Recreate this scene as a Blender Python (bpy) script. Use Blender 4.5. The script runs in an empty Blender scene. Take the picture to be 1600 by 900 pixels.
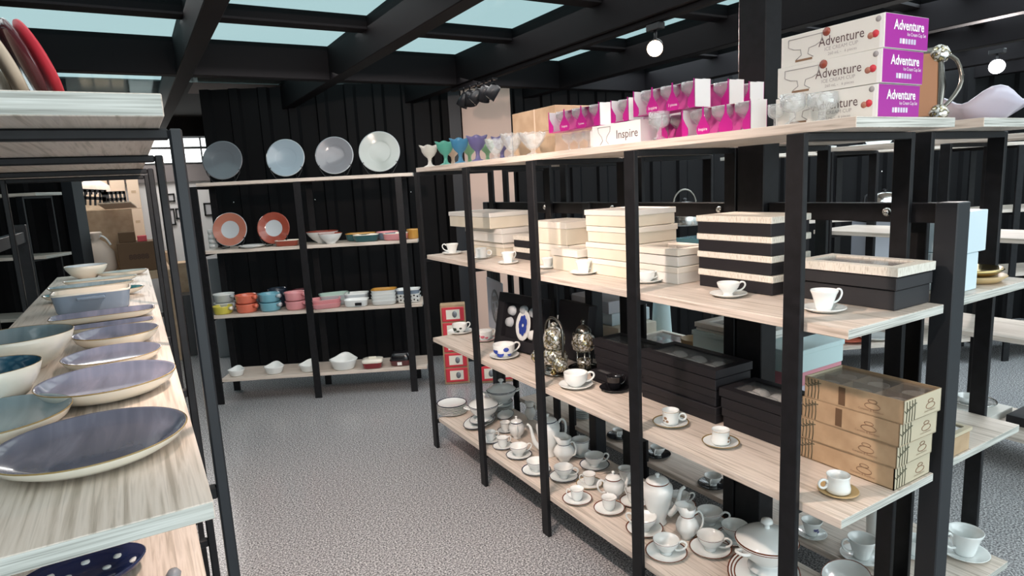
import bpy, math, random
from mathutils import Vector, Matrix
random.seed(7)
PI=math.pi
S=bpy.context.scene
C=S.collection
# ---------------------------------------------------------------- camera, world, lights, exposure
F=994.06; YAW,PITCH,ROLL=.529675,-.16454,.0509417
def cam_axes():
    cy,sy,cp,sp=math.cos(YAW),math.sin(YAW),math.cos(PITCH),math.sin(PITCH)
    f=Vector((sy*cp,cy*cp,sp)); r=Vector((cy,-sy,0)); d=f.cross(r)
    c,s=math.cos(ROLL),math.sin(ROLL)
    return c*r+s*d, -s*r+c*d, f
CR,CD,CF=cam_axes(); EYE=Vector((0,0,1.6))
cam=bpy.data.cameras.new('camera'); co=bpy.data.objects.new('camera',cam); C.objects.link(co)
cam.sensor_width=36; cam.lens=36*F/1600; cam.clip_start=.02
co.matrix_world=Matrix(((CR.x,-CD.x,-CF.x,0),(CR.y,-CD.y,-CF.y,0),(CR.z,-CD.z,-CF.z,1.6),(0,0,0,1)))
S.camera=co
NB=Vector((.459,.888,0)); UB=Vector((.888,-.459,0)); NB.normalize(); UB.normalize()
def P(px,py,z=None,X=None,Y=None,D=None):
    """point where the sight line of a measured spot meets a shelf top, a wall or a rack face"""
    d=CR*((px-800)/F)+CD*((py-450)/F)+CF
    if z is not None: t=(z-1.6)/d.z
    elif X is not None: t=X/d.x
    elif Y is not None: t=Y/d.y
    else: t=(D-NB.dot(EYE))/NB.dot(d)
    return EYE+d*t
def mm(p,w):   # metres covered by w pixels at point p
    return w*(p-EYE).dot(CF)/F
w=bpy.data.worlds.new('sky'); S.world=w; w.use_nodes=True
nt=w.node_tree; bg=nt.nodes['Background']
tc=nt.nodes.new('ShaderNodeTexCoord'); no=nt.nodes.new('ShaderNodeTexNoise'); no.inputs['Scale'].default_value=2.5
mp=nt.nodes.new('ShaderNodeMapping'); mp.inputs['Scale'].default_value=(1,1,3)
cr=nt.nodes.new('ShaderNodeValToRGB'); cr.color_ramp.elements[0].color=(.62,.78,.83,1); cr.color_ramp.elements[1].color=(.80,.92,.94,1)
nt.links.new(tc.outputs['Generated'],mp.inputs[0]); nt.links.new(mp.outputs[0],no.inputs[0]); nt.links.new(no.outputs[0],cr.inputs[0]); nt.links.new(cr.outputs[0],bg.inputs[0])
bg.inputs[1].default_value=1.6
def area(name,loc,target,sx,sy,power,col):
    l=bpy.data.lights.new(name,'AREA'); l.shape='RECTANGLE'; l.size=sx; l.size_y=sy; l.energy=power; l.color=col
    o=bpy.data.objects.new(name,l); C.objects.link(o); o.location=loc
    o.rotation_euler=(Vector(target)-Vector(loc)).to_track_quat('-Z','Y').to_euler(); return o
area('shop_front_daylight',(1.8,-2.6,1.7),(1.8,3,1.0),6.5,2.2,118,(.90,.97,1))
area('skylight_daylight_near',(1.2,1.6,2.5),(1.2,1.6,0),4.5,4.5,72,(1,.98,.97))
area('skylight_daylight_far',(5.2,2.4,2.5),(5.2,2.4,0),3.4,4,200,(.84,.94,1))
area('skylight_daylight_back',(1.6,4.0,2.28),(1.6,4.6,0),2.5,.8,16,(1,.95,.93))
area('storeroom_daylight',(-.1,7.9,2.45),(-.1,7.7,0),1.4,1.3,50,(1,.96,.92))
S.view_settings.view_transform='Standard'; S.view_settings.look='None'; S.view_settings.exposure=0; S.view_settings.gamma=1
S.view_settings.use_curve_mapping=False
# ---------------------------------------------------------------- materials
M={}
def mat(n,col,rough=.5,metal=0,spec=.5,trans=0,emit=None,es=0,coat=0,alpha=1,ior=1.45):
    m=bpy.data.materials.new(n); m.use_nodes=True; b=m.node_tree.nodes['Principled BSDF']
    I=b.inputs; I['Base Color'].default_value=(*col,1); I['Roughness'].default_value=rough; I['Metallic'].default_value=metal
    I['Specular IOR Level'].default_value=spec; I['Transmission Weight'].default_value=trans; I['Coat Weight'].default_value=coat; I['IOR'].default_value=ior
    if emit: I['Emission Color'].default_value=(*emit,1); I['Emission Strength'].default_value=es
    M[n]=m; return m
def noisy(n,stops,scale=(1,1,1),ns=5,detail=4,rough=.5,bump=0,coat=0,metal=0,distort=0,spec=.5,vor=False):
    m=mat(n,(.5,.5,.5),rough,metal,spec,coat=coat); t=m.node_tree; N=t.nodes; L=t.links; b=N['Principled BSDF']
    c=N.new('ShaderNodeTexCoord'); p=N.new('ShaderNodeMapping'); p.inputs['Scale'].default_value=scale
    if vor: x=N.new('ShaderNodeTexVoronoi'); x.inputs['Scale'].default_value=ns; out='Color'
    else:
        x=N.new('ShaderNodeTexNoise'); x.inputs['Scale'].default_value=ns; x.inputs['Detail'].default_value=detail; x.inputs['Distortion'].default_value=distort; out='Fac'
    r=N.new('ShaderNodeValToRGB'); e=r.color_ramp.elements
    while len(e)>1: e.remove(e[-1])
    e[0].position=stops[0][0]; e[0].color=(*stops[0][1],1)
    for q,k in stops[1:]:
        y=e.new(q); y.color=(*k,1)
    L.new(c.outputs['Object'],p.inputs[0]); L.new(p.outputs[0],x.inputs[0]); L.new(x.outputs[out],r.inputs[0]); L.new(r.outputs[0],b.inputs['Base Color'])
    if bump:
        u=N.new('ShaderNodeBump'); u.inputs['Strength'].default_value=bump; u.inputs['Distance'].default_value=.003; L.new(x.outputs[out],u.inputs['Height']); L.new(u.outputs[0],b.inputs['Normal'])
    return m
noisy('wood',[(.32,(.40,.34,.28)),(.45,(.60,.52,.45)),(.56,(.68,.60,.53)),(.7,(.52,.45,.39))],(26,.9,26),4,5,.40,.06,distort=.35)
noisy('wood_end',[(.35,(.30,.30,.27)),(.5,(.52,.52,.48)),(.65,(.66,.66,.62))],(1.5,14,90),3,4,.5,.05,distort=.3)
noisy('floor',[(.34,(.09,.09,.10)),(.44,(.20,.20,.205)),(.54,(.33,.33,.34)),(.64,(.55,.55,.56))],(1,1,1),130,2,.20,.0,spec=.45)
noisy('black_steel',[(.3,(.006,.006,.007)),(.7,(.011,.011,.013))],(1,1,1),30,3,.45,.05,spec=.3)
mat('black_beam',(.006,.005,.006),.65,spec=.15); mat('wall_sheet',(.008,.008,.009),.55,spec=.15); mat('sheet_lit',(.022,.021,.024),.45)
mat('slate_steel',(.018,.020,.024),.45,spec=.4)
def glass_roof():
    m=bpy.data.materials.new('roof_glass'); m.use_nodes=True; t=m.node_tree; N=t.nodes; L=t.links
    for n in list(N):
        if n.type!='OUTPUT_MATERIAL': N.remove(n)
    o=[n for n in N if n.type=='OUTPUT_MATERIAL'][0]
    a=N.new('ShaderNodeBsdfTransparent'); a.inputs[0].default_value=(.64,.71,.71,1)
    g=N.new('ShaderNodeBsdfGlossy'); g.inputs['Roughness'].default_value=.1; g.inputs[0].default_value=(.8,.9,.9,1)
    x=N.new('ShaderNodeMixShader'); x.inputs[0].default_value=.06
    L.new(a.outputs[0],x.inputs[1]); L.new(g.outputs[0],x.inputs[2]); L.new(x.outputs[0],o.inputs[0]); M['roof_glass']=m
glass_roof()
def thinglass(n,col,rough=.05,fac=.3,milk=.0):  # milk: share of diffuse white, painting whitish highlights into clear glass
    m=bpy.data.materials.new(n); m.use_nodes=True; t=m.node_tree; N=t.nodes; L=t.links
    for q in list(N):
        if q.type!='OUTPUT_MATERIAL': N.remove(q)
    o=[q for q in N if q.type=='OUTPUT_MATERIAL'][0]
    a=N.new('ShaderNodeBsdfTransparent'); a.inputs[0].default_value=(*col,1)
    g=N.new('ShaderNodeBsdfGlossy'); g.inputs['Roughness'].default_value=rough
    lw=N.new('ShaderNodeLayerWeight'); lw.inputs[0].default_value=fac
    x=N.new('ShaderNodeMixShader'); L.new(lw.outputs['Facing'],x.inputs[0])
    L.new(a.outputs[0],x.inputs[1]); L.new(g.outputs[0],x.inputs[2])
    df=N.new('ShaderNodeBsdfDiffuse'); df.inputs[0].default_value=(.9,.92,.93,1); y=N.new('ShaderNodeMixShader'); y.inputs[0].default_value=milk; L.new(x.outputs[0],y.inputs[1]); L.new(df.outputs[0],y.inputs[2]); L.new(y.outputs[0],o.inputs[0]); M[n]=m
thinglass('clear_glass',(.95,.96,.96),.05,.22,.13); thinglass('film',(.95,.95,.95),.12,.12,.05); thinglass('pane',(.93,.96,.96),.02,.12)
mat('porcelain',(.80,.83,.82),.12,spec=.6,coat=.3); mat('cream_glaze',(.80,.76,.66),.2,coat=.3)
for n,c in dict(navy_band=(.02,.025,.06),brown_band=(.16,.045,.02),gold_band=(.30,.2,.07),black_glaze=(.008,.008,.01),pink_glaze=(.75,.32,.34),yellow_glaze=(.62,.55,.08),
    orange_glaze=(.72,.17,.10),blue_glaze=(.17,.42,.52),mint_glaze=(.50,.68,.60),teal_glaze=(.02,.09,.10),amber_glaze=(.50,.26,.05),brick_glaze=(.30,.065,.04),red_glaze=(.22,.02,.025),
    maroon_glaze=(.10,.02,.025),greyblue_glaze=(.20,.27,.36),greywhite=(.48,.52,.55),grey_mid=(.20,.21,.23),grey_dark=(.13,.15,.17),silvergrey=(.36,.40,.38),navy_blue=(.008,.015,.06),dark_navy=(.02,.03,.05),
    rust=(.42,.16,.11),pale_blue=(.30,.38,.44)).items(): mat(n,c,.16,spec=.6,coat=.3)
def glaze(n,a,b,c): noisy(n,[(.25,a),(.5,b),(.75,c)],(6,1.2,1),3,5,.18,0,coat=.4,distort=1.2,spec=.6)
glaze('storm_glaze',(.09,.10,.14),(.13,.14,.19),(.21,.22,.29)); glaze('mist_glaze',(.14,.20,.23),(.20,.27,.30),(.28,.33,.36)); glaze('lilac_glaze',(.15,.17,.24),(.22,.24,.33),(.34,.34,.45)); glaze('ocean_glaze',(.01,.05,.10),(.02,.09,.15),(.05,.14,.20))
glaze('emerald_glaze',(.01,.08,.10),(.02,.14,.16),(.06,.2,.22))
noisy('kraft',[(.3,(.40,.27,.16)),(.7,(.52,.37,.23))],(3,3,3),5,3,.7); noisy('cardboard',[(.3,(.40,.28,.18)),(.7,(.50,.37,.25))],(3,3,3),5,3,.75); mat('card_dark',(.13,.075,.04),.8); mat('card_pale',(.66,.52,.40),.7)
mat('kraft_pale',(.54,.47,.34),.6)
noisy('linen',[(.33,(.50,.46,.39)),(.45,(.70,.67,.59)),(.7,(.76,.73,.66))],(70,70,12),4,3,.7)
noisy('cream_box',[(.3,(.66,.60,.48)),(.7,(.76,.71,.60))],(2,2,2),3,2,.6); mat('white_box',(.72,.71,.67),.6); mat('lid_cream',(.78,.74,.66),.6)
mat('black_box',(.012,.011,.014),.55); mat('charcoal_box',(.020,.020,.023),.6); mat('white_paper',(.82,.82,.82),.5); mat('grey_box',(.42,.44,.50),.55); mat('grey_light',(.55,.57,.62),.5); mat('grey_box_dark',(.25,.25,.26),.6)
mat('magenta_brightened',(.70,.12,.42),.3); mat('magenta',(.48,.015,.24),.35); mat('purple_card',(.36,.02,.30),.35); mat('ink',(.10,.06,.06),.6); mat('ink_grey',(.35,.33,.33),.6); mat('ink_brown',(.25,.15,.09),.6); mat('ink_green',(.08,.08,.05),.7); mat('white_ink',(.9,.85,.9),.5)
mat('red_card',(.62,.04,.06),.45); mat('pink_card',(.66,.28,.34),.5); mat('aqua_card',(.55,.72,.74),.5); mat('bluewhite',(.62,.74,.80),.45); mat('leaf_ink',(.10,.10,.22),.5); mat('blue_flower',(.03,.06,.32),.3); mat('dark_flower',(.03,.04,.03),.4); mat('pink_flower',(.6,.15,.2),.4)
mat('silver',(.72,.71,.68),.2,1); mat('antique_silver',(.20,.19,.17),.25,1); mat('brass',(.48,.36,.16),.2,1); mat('copper',(.52,.22,.12),.3,.6); mat('bamboo',(.50,.36,.18),.4); mat('tan_wood',(.45,.20,.10),.4)
noisy('ornate',[(.40,(.75,.75,.70)),(.5,(.04,.03,.02)),(.56,(.5,.42,.2)),(.62,(.8,.8,.76))],(1,1,1),60,2,.18,.4,metal=.6)
mat('warm_lit_panel',(.66,.47,.39),.6); mat('white_wall',(.85,.85,.85),.8); mat('frame_black',(.02,.02,.02),.4); mat('print_paper',(.6,.6,.62),.6); mat('plastic_black',(.01,.01,.012),.35); mat('sack',(.62,.52,.44),.8)
for n,c in dict(frost_white=(.66,.66,.62),frost_teal=(.10,.40,.32),frost_blue=(.06,.24,.42),frost_purple=(.14,.13,.30),frost_green=(.30,.52,.30),frost_peach=(.70,.52,.40)).items():
    mat(n,c,.35,spec=.5,trans=.25)
mat('pearl',(.62,.60,.72),.25,coat=.4); mat('lamp_glow',(1,.9,.8),.5,emit=(1,.74,.5),es=14); mat('lamp_glow_white',(1,.9,.9),.5,emit=(1,.93,.92),es=16); mat('yellow_paper',(.75,.6,.12),.5); mat('rope_gold',(.35,.24,.12),.5); mat('daylight_pane',(1,1,1),.5,emit=(.95,1,1),es=2.2); mat('concrete_band',(.24,.22,.22),.8); mat('deck_pale',(.20,.16,.15),.8); mat('ceiling_dark',(.012,.011,.011),.8); mat('printed_brown',(.07,.035,.02),.7)
# ---------------------------------------------------------------- helpers
def link(name,me,parent=None):
    o=bpy.data.objects.new(name,me); C.objects.link(o)
    if parent is not None: o.parent=parent
    return o
def meshobj(name,v,f,mats,parent=None,mi=None,smooth=False):
    me=bpy.data.meshes.new(name); me.from_pydata([tuple(a) for a in v],[],f)
    if isinstance(mats,str): mats=[mats]
    for k in mats: me.materials.append(M[k])
    if mi: me.polygons.foreach_set('material_index',mi)
    if smooth: me.polygons.foreach_set('use_smooth',[True]*len(f))
    me.update(); return link(name,me,parent)
def tag(o,label,cat,group=None):
    o['label']=label; o['category']=cat
    if group: o['group']=group
    return o
def thing(name,label,cat,loc=(0,0,0),rz=0,group=None):
    o=link(name,None); o.location=loc; o.rotation_euler=(0,0,rz); return tag(o,label,cat,group)
def struct(o): o['kind']='structure'; return o
BF=[(0,3,2,1),(4,5,6,7),(0,1,5,4),(1,2,6,5),(2,3,7,6),(3,0,4,7)]
class MB:
    def __init__(s): s.v=[]; s.f=[]; s.m=[]
    def box(s,x0,x1,y0,y1,z0,z1,mi=0,fm=None):
        n=len(s.v); s.v+=[(x0,y0,z0),(x1,y0,z0),(x1,y1,z0),(x0,y1,z0),(x0,y0,z1),(x1,y0,z1),(x1,y1,z1),(x0,y1,z1)]
        for k,q in enumerate(BF): s.f.append(tuple(i+n for i in q)); s.m.append(fm[k] if fm else mi)
        return s
    def bev(s,x0,x1,y0,y1,z0,z1,b=.002,mi=0,fm=None):   # box with chamfered edges (24 verts)
        b=min(b,(x1-x0)/3,(y1-y0)/3,(z1-z0)/3); n=len(s.v); X=(x0,x1);Y=(y0,y1);Z=(z0,z1); g=(1,-1)
        idx={}
        for i in(0,1):
            for j in(0,1):
                for k in(0,1):
                    for a in range(3):
                        p=[X[i]+(0 if a==0 else g[i]*b),Y[j]+(0 if a==1 else g[j]*b),Z[k]+(0 if a==2 else g[k]*b)]
                        idx[i,j,k,a]=len(s.v); s.v.append(tuple(p))
        def q(l,m,c):
            P3=[Vector(s.v[t]) for t in l]; nn=(P3[1]-P3[0]).cross(P3[2]-P3[0]); ctr=Vector(((x0+x1)/2,(y0+y1)/2,(z0+z1)/2))
            if nn.dot(sum(P3,Vector())/len(P3)-ctr)<0: l=l[::-1]
            s.f.append(tuple(l)); s.m.append(m)
        fmx=fm or [mi]*6
        q([idx[i,j,0,2] for i,j in((0,0),(1,0),(1,1),(0,1))],fmx[0],0); q([idx[i,j,1,2] for i,j in((0,0),(1,0),(1,1),(0,1))],fmx[1],0)
        q([idx[i,0,k,1] for i,k in((0,0),(1,0),(1,1),(0,1))],fmx[2],0); q([idx[1,j,k,0] for j,k in((0,0),(1,0),(1,1),(0,1))],fmx[3],0)
        q([idx[i,1,k,1] for i,k in((0,0),(1,0),(1,1),(0,1))],fmx[4],0); q([idx[0,j,k,0] for j,k in((0,0),(1,0),(1,1),(0,1))],fmx[5],0)
        for i in(0,1):
            for j in(0,1): q([idx[i,j,0,0],idx[i,j,0,1],idx[i,j,1,1],idx[i,j,1,0]],fmx[1] if fm else mi,0)
            for k in(0,1): q([idx[i,0,k,0],idx[i,0,k,2],idx[i,1,k,2],idx[i,1,k,0]],fmx[1] if fm else mi,0)
        for j in(0,1):
            for k in(0,1): q([idx[0,j,k,1],idx[0,j,k,2],idx[1,j,k,2],idx[1,j,k,1]],fmx[1] if fm else mi,0)
        for i in(0,1):
            for j in(0,1):
                for k in(0,1): q([idx[i,j,k,a] for a in range(3)],fmx[1] if fm else mi,0)
        return s
    def build(s,name,mats,parent=None,smooth=False): return meshobj(name,s.v,s.f,mats,parent,s.m,smooth)
def box(name,x0,x1,y0,y1,z0,z1,m,parent=None,b=.0015): return MB().bev(x0,x1,y0,y1,z0,z1,b).build(name,m,parent)
def lathe(name,prof,mats,parent=None,n=28,ax=1,ay=1,sq=2,wave=None,loc=None,rim=None,squash=None):
    """prof: (r,z[,material]) ; sq>2 squares the outline ; wave=(amp,count,zmin,lift)"""
    v=[];f=[];mi=[]; rings=[]
    for q in prof:
        r,z=q[0],q[1]
        if r<1e-5: rings.append([len(v)]); v.append((0,0,z)); continue
        R=[]
        for k in range(n):
            a=2*PI*k/n; c,s_=math.cos(a),math.sin(a)
            e=1 if sq==2 else 1/(abs(c)**sq+abs(s_)**sq)**(1/sq)
            rr=r;zz=z
            if wave and z>=wave[2]:
                t=min(1,(z-wave[2])/max(1e-4,wave[3] if len(wave)>3 else .01)); rr*=1+wave[0]*t*math.cos(wave[1]*a); zz+=(wave[4] if len(wave)>4 else 0)*t*math.cos(wave[1]*a)
            R.append(len(v)); v.append((rr*e*c*ax,rr*e*s_*ay,zz))
        rings.append(R)
    for i in range(len(rings)-1):
        a,b=rings[i],rings[i+1]; m=prof[i+1][2] if len(prof[i+1])>2 else 0
        if len(a)==1 and len(b)==1: continue
        for k in range(n):
            k2=(k+1)%n
            if len(a)==1: f.append((a[0],b[k2],b[k]))
            elif len(b)==1: f.append((a[k],a[k2],b[0]))
            else: f.append((a[k],a[k2],b[k2],b[k]))
            mi.append(m)
    o=meshobj(name,v,f,mats,parent,mi,True)
    if loc is not None: o.location=loc
    return o
def tube(name,pts,r,m,parent=None,n=8,closed=False,flat=1):
    pts=[Vector(p) for p in pts]; v=[];f=[]
    if ('handle' in name or name in('spout','tie')) and 4<=len(pts)<9:
        q=[];rq=[]; ri=r if isinstance(r,(list,tuple)) else [r]*len(pts); m_=len(pts)
        for i in range(m_-1):
            a,b,c_,d=pts[max(i-1,0)],pts[i],pts[i+1],pts[min(i+2,m_-1)]
            for k in range(3):
                t=k/3; q.append(.5*((2*b)+(c_-a)*t+(2*a-5*b+4*c_-d)*t*t+(3*b-a-3*c_+d)*t**3)); rq.append(ri[i]+(ri[i+1]-ri[i])*t)
        pts=q+[pts[-1]]; r=rq+[ri[-1]]
    L=len(pts)
    rr=r if isinstance(r,(list,tuple)) else [r]*L
    prev=None
    for i,p in enumerate(pts):
        t=(pts[(i+1)%L]-pts[i-1]) if closed else (pts[min(i+1,L-1)]-pts[max(i-1,0)])
        t.normalize()
        if prev is None: a=t.orthogonal().normalized()
        else: a=(prev-t*prev.dot(t)); a=a.normalized() if a.length>1e-6 else t.orthogonal().normalized()
        prev=a; b=t.cross(a)
        for k in range(n):
            g=2*PI*k/n; v.append(p+a*math.cos(g)*rr[i]+b*math.sin(g)*rr[i]*flat)
    for i in range(L if closed else L-1):
        j=(i+1)%L
        for k in range(n): f.append((i*n+k,i*n+(k+1)%n,j*n+(k+1)%n,j*n+k))
    if not closed: f.append(tuple(range(n))[::-1]); f.append(tuple((L-1)*n+k for k in range(n)))
    return meshobj(name,v,f,m,parent,None,True)
def arc(c,rx,rz,a0,a1,n=10,plane='xz'):
    o=[]
    for i in range(n+1):
        a=a0+(a1-a0)*i/n
        o.append((c[0]+rx*math.cos(a),c[1],c[2]+rz*math.sin(a)) if plane=='xz' else (c[0]+rx*math.cos(a),c[1]+rz*math.sin(a),c[2]))
    return o
def text(body,size,m,parent,mtx,name='lettering',align='LEFT',xs=1,bold=0):
    cu=bpy.data.curves.new('t','FONT'); cu.body=body; cu.size=size; cu.align_x=align; cu.resolution_u=2; cu.offset=bold
    o=bpy.data.objects.new('t',cu); C.objects.link(o); dg=bpy.context.evaluated_depsgraph_get(); dg.update()
    me=bpy.data.meshes.new_from_object(o.evaluated_get(dg)); bpy.data.objects.remove(o)
    me.materials.clear(); me.materials.append(M[m])
    for v_ in me.vertices: v_.co.x*=xs
    q=link(name,me,parent); q.matrix_local=mtx; return q
def facex(x,y,z):  # text plane on a -x face: reads along -y, up z
    return Matrix(((0,0,-1,x),(-1,0,0,y),(0,1,0,z),(0,0,0,1)))
def facey(x,y,z):  # text plane on a -y face: reads along +x
    return Matrix(((1,0,0,x),(0,0,-1,y),(0,1,0,z),(0,0,0,1)))
# ---------------------------------------------------------------- structure
o=struct(MB().box(-4,11,-4,11,-.1,0).build('floor',['floor']))
def wall_sheet(name,s0,s1,z0,z1,D,parent=None,period=.25):
    v=[];f=[];mi=[]; k=0; s=s0
    prof=[(0,0),(.07,0),(.09,.035),(.23,.035),(.25,0)]
    pts=[]
    while s<s1:
        for a,d in prof[:-1]:
            if s+a<=s1: pts.append((s+a,d))
        s+=period
    pts.append((s1,0))
    for a,d in pts:
        p=UB*a+NB*(D+d); v+=[(p.x,p.y,z0),(p.x,p.y,z1)]
    for i in range(len(pts)-1): f.append((2*i,2*i+2,2*i+3,2*i+1)); mi.append(0)
    # thickness: a flat back skin
    n=len(v)
    for a in (s0,s1):
        p=UB*a+NB*(D+.09); v+=[(p.x,p.y,z0),(p.x,p.y,z1)]
    f.append((n+2,n,n+1,n+3)); mi.append(0)
    f.append((0,1,n+1,n)); mi.append(0)
    return struct(meshobj(name,v,f,['wall_sheet'],parent,mi))
sL=P(320,215,D=5.9).dot(UB); sJ=P(112,350,D=5.9).dot(UB)
wb=wall_sheet('wall_back',sL,9.5,0,2.53,5.9)
wl=wall_sheet('wall_back_left',-4.5,sJ,0,2.53,5.9)
def wbox(name,s0,s1,d0,d1,z0,z1,m,parent=None):
    v=[]
    for z in(z0,z1):
        for s,d in((s0,d0),(s1,d0),(s1,d1),(s0,d1)): p=UB*s+NB*d; v.append((p.x,p.y,z))
    return meshobj(name,v,BF,m,parent)
struct(wbox('trim_1',sJ,sJ+.09,5.84,5.99,0,2.53,'slate_steel'))            # jamb of the storeroom opening
struct(wbox('trim_2',P(723,200,D=5.75).dot(UB),P(799,200,D=5.75).dot(UB),5.75,5.86,0,2.42,'warm_lit_panel'))   # cream panel on the back wall, warm lamp light put into its colour
k0=P(703,200,D=5.72).dot(UB); struct(wbox('trim_3',k0,P(721,200,D=5.72).dot(UB),5.66,5.86,0,2.5,'slate_steel'))
bolt_v=[]
for px,py in((365,316),(492,312),(642,300),(1260,276),(1378,268),(590,598)):
    p=P(px,py,D=5.88); e=lathe('screw',[(0,.004),(.006,.003),(.007,0)],'silver',wb,8); e.rotation_euler=(PI/2,0,-.477); e.location=p
# outer shell
struct(MB().box(-3.1,-3,-3.5,10,0,2.55).build('wall_left',['wall_sheet'])); struct(MB().box(10.2,10.3,-3.5,10,0,2.55).build('wall_right',['wall_sheet']))
# column through the ceiling
c=struct(box('trim_4',1.93,2.015,1.502,1.617,0,2.8,'black_steel',None,.003))
# white room beyond the opening
struct(MB().box(-1.2,1.9,9.0,9.1,0,3).build('wall_far',['white_wall']))
struct(MB().box(-1.2,1.9,8.94,9.0,P(300,283,Y=9).z,P(300,257,Y=9).z).build('trim_5',['concrete_band']))
wn=struct(MB().box(.15,1.1,8.96,9.0,P(300,256,Y=9).z,P(300,218,Y=9).z+.03).build('window_1',['frame_black']))
zb,zt=P(300,255,Y=9).z,P(300,219,Y=9).z
for i,(x0,x1) in enumerate(((.17,.55),(.57,.84),(.86,1.08))):
    for z0,z1 in((zb,(zb+zt)*.5+.03),((zb+zt)*.5+.05,zt+.02)): MB().box(x0,x1,8.95,8.962,z0+.01,z1).build('window_pane',['daylight_pane'],wn)
for (px,py,w_,h_,lab) in ((267,309,11,13,'small black framed picture highest on the white wall'),(326,327,13,20,'black framed print beside the dark corrugated wall edge'),(279,334,8,17,'narrow black framed print behind the lean tall rack post'),(269,339,9,26,'tall black framed print low on the white wall')):
    p=P(px,py,Y=8.97); W=mm(p,w_)/2; H=mm(p,h_)/2
    t=thing('picture_frame',lab,'picture',p)
    m=MB(); b=.018
    for a in((-W,W,-.0,.025,-H,-H+b),(-W,W,0,.025,H-b,H),(-W,-W+b,0,.025,-H,H),(W-b,W,0,.025,-H,H)): m.box(*a)
    m.build('frame',['frame_black'],t); MB().box(-W+b,W-b,.01,.02,-H+b,H-b).build('print',['print_paper'],t)
struct(MB().box(-1.2,1.9,8.8,8.94,P(300,213,Y=8.8).z,3).build('trim_6',['black_beam']))
# ceiling: steel grid with glass
ce=link('ceiling',None); struct(ce); ce.location=(0,0,0)
BX=[-2.4,-1.46,-.55,.34,1.265,2.215,3.155,4.09,5.03,5.97,6.9,7.9]
YM=[-2.7,-.9,.92,4.45]; YP=[-1.8,.0,1.82,2.72,3.62]
for x in BX: MB().bev(x,x+.09,-2.8,8.5,2.34,2.56,.004).build('steel_beam',['black_beam'],ce)
for y in YM: MB().bev(-3,9,y,y+.09,2.342,2.56,.004).build('cross_beam',['black_beam'],ce)
for y in YP: MB().bev(-3,9,y,y+.10,2.485,2.56,.003).build('purlin',['black_beam'],ce)
ys=sorted(YM+YP)+[5.86]
for i in range(len(BX)-1):
    for j in range(len(ys)-1):
        y0=ys[j]+.04; y1=ys[j+1]+.06
        if BX[i]>4.5 and y0>3.5 : continue
        MB().box(BX[i]+.04,BX[i+1]+.05,y0,y1,2.53,2.538).build('glass_pane',['roof_glass'],ce)
MB().box(.40,10.3,6.9,9.6,2.58,2.64).build('roof_deck',['ceiling_dark'],ce); MB().box(.40,.60,5.9,6.9,2.58,2.64).build('roof_deck',['ceiling_dark'],ce); MB().box(.60,10.3,5.9,6.9,2.58,2.64).build('roof_deck',['deck_pale'],ce); MB().box(-3,.40,7.0,9.6,2.58,2.64).build('roof_deck',['ceiling_dark'],ce); MB().box(-.52,.38,5.9,7.0,2.53,2.538).build('glass_pane',['roof_glass'],ce); MB().box(-3,-.52,5.9,7.0,2.58,2.64).build('roof_deck',['ceiling_dark'],ce)
MB().box(4.9,10.3,3.5,6,2.54,2.57).build('roof_deck',['ceiling_dark'],ce)
# pale diagonal trusses near the second lamp
for a,b in(((1380,0),(1600,52)),((1400,62),(1600,10))):
    p,q=P(*a,z=2.50),P(*b,z=2.50); d=(q-p)
    e=MB().box(0,d.length*1.3,-.05,.05,-.02,.02).build('steel_brace',['black_beam'],ce); e.location=p; e.rotation_euler=(0,0,math.atan2(d.y,d.x))
# ---------------------------------------------------------------- racks
BT=.025
WM=['wood','wood_end']
def board(parent,x0,x1,y0,y1,z):
    return MB().bev(x0,x1,y0,y1,z,z+BT,.0012,0,[0,0,1,0,1,0]).build('shelf_board',WM,parent)
def rack(label,org,rz,depth,ys_,zs,y0,y1,fw=.052,ft=.018,splits=(),tops=None,bar=True,group=None,postx=(0,None),lowbar=False):
    t=thing('shelving_rack',label,'shelving',org,rz,group)
    xr=depth+ft+.0005 if postx[1] is None else postx[1]
    for y in ys_:
        for x in (postx[0],xr): MB().bev(x,x+ft,y-fw/2,y+fw/2,0,1.684,.002).build('post',['black_steel'],t)
        if bar:
            MB().bev(postx[0]+ft,xr,y-fw/2,y+fw/2,1.664,1.684,.002).build('crossbar',['black_steel'],t)
            for z in zs[:-1]: MB().bev(postx[0]+ft,xr,y-.015,y+.015,z-.02,z-.001,.002).build('crossbar',['black_steel'],t)
    for k,z in enumerate(zs):
        cuts=[y0]+[s for s in splits]+[y1]
        if tops and k==len(zs)-1: cuts[0],cuts[-1]=tops
        for a,b in zip(cuts,cuts[1:]): board(t,ft+.0005,depth+ft,a+.0006,b-.0006,z)
    return t
ZS=[.175,.68,1.18,1.685]
YA=[1.03,1.65,2.27,2.87,3.5]
rack('long black steel rack with pale boards full of teacups and gift boxes',(1.440,0,0),0,.447,YA,ZS,.885,3.46,splits=(2.27,),tops=(.885,3.53),postx=(0,.488))
rack('long black steel rack just behind the teacup rack, holding the pale blue boxes',(2.02,0,0),0,.45,YA,ZS,.9,3.46,splits=(2.27,),tops=(.875,3.5),postx=(.013,None))
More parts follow.
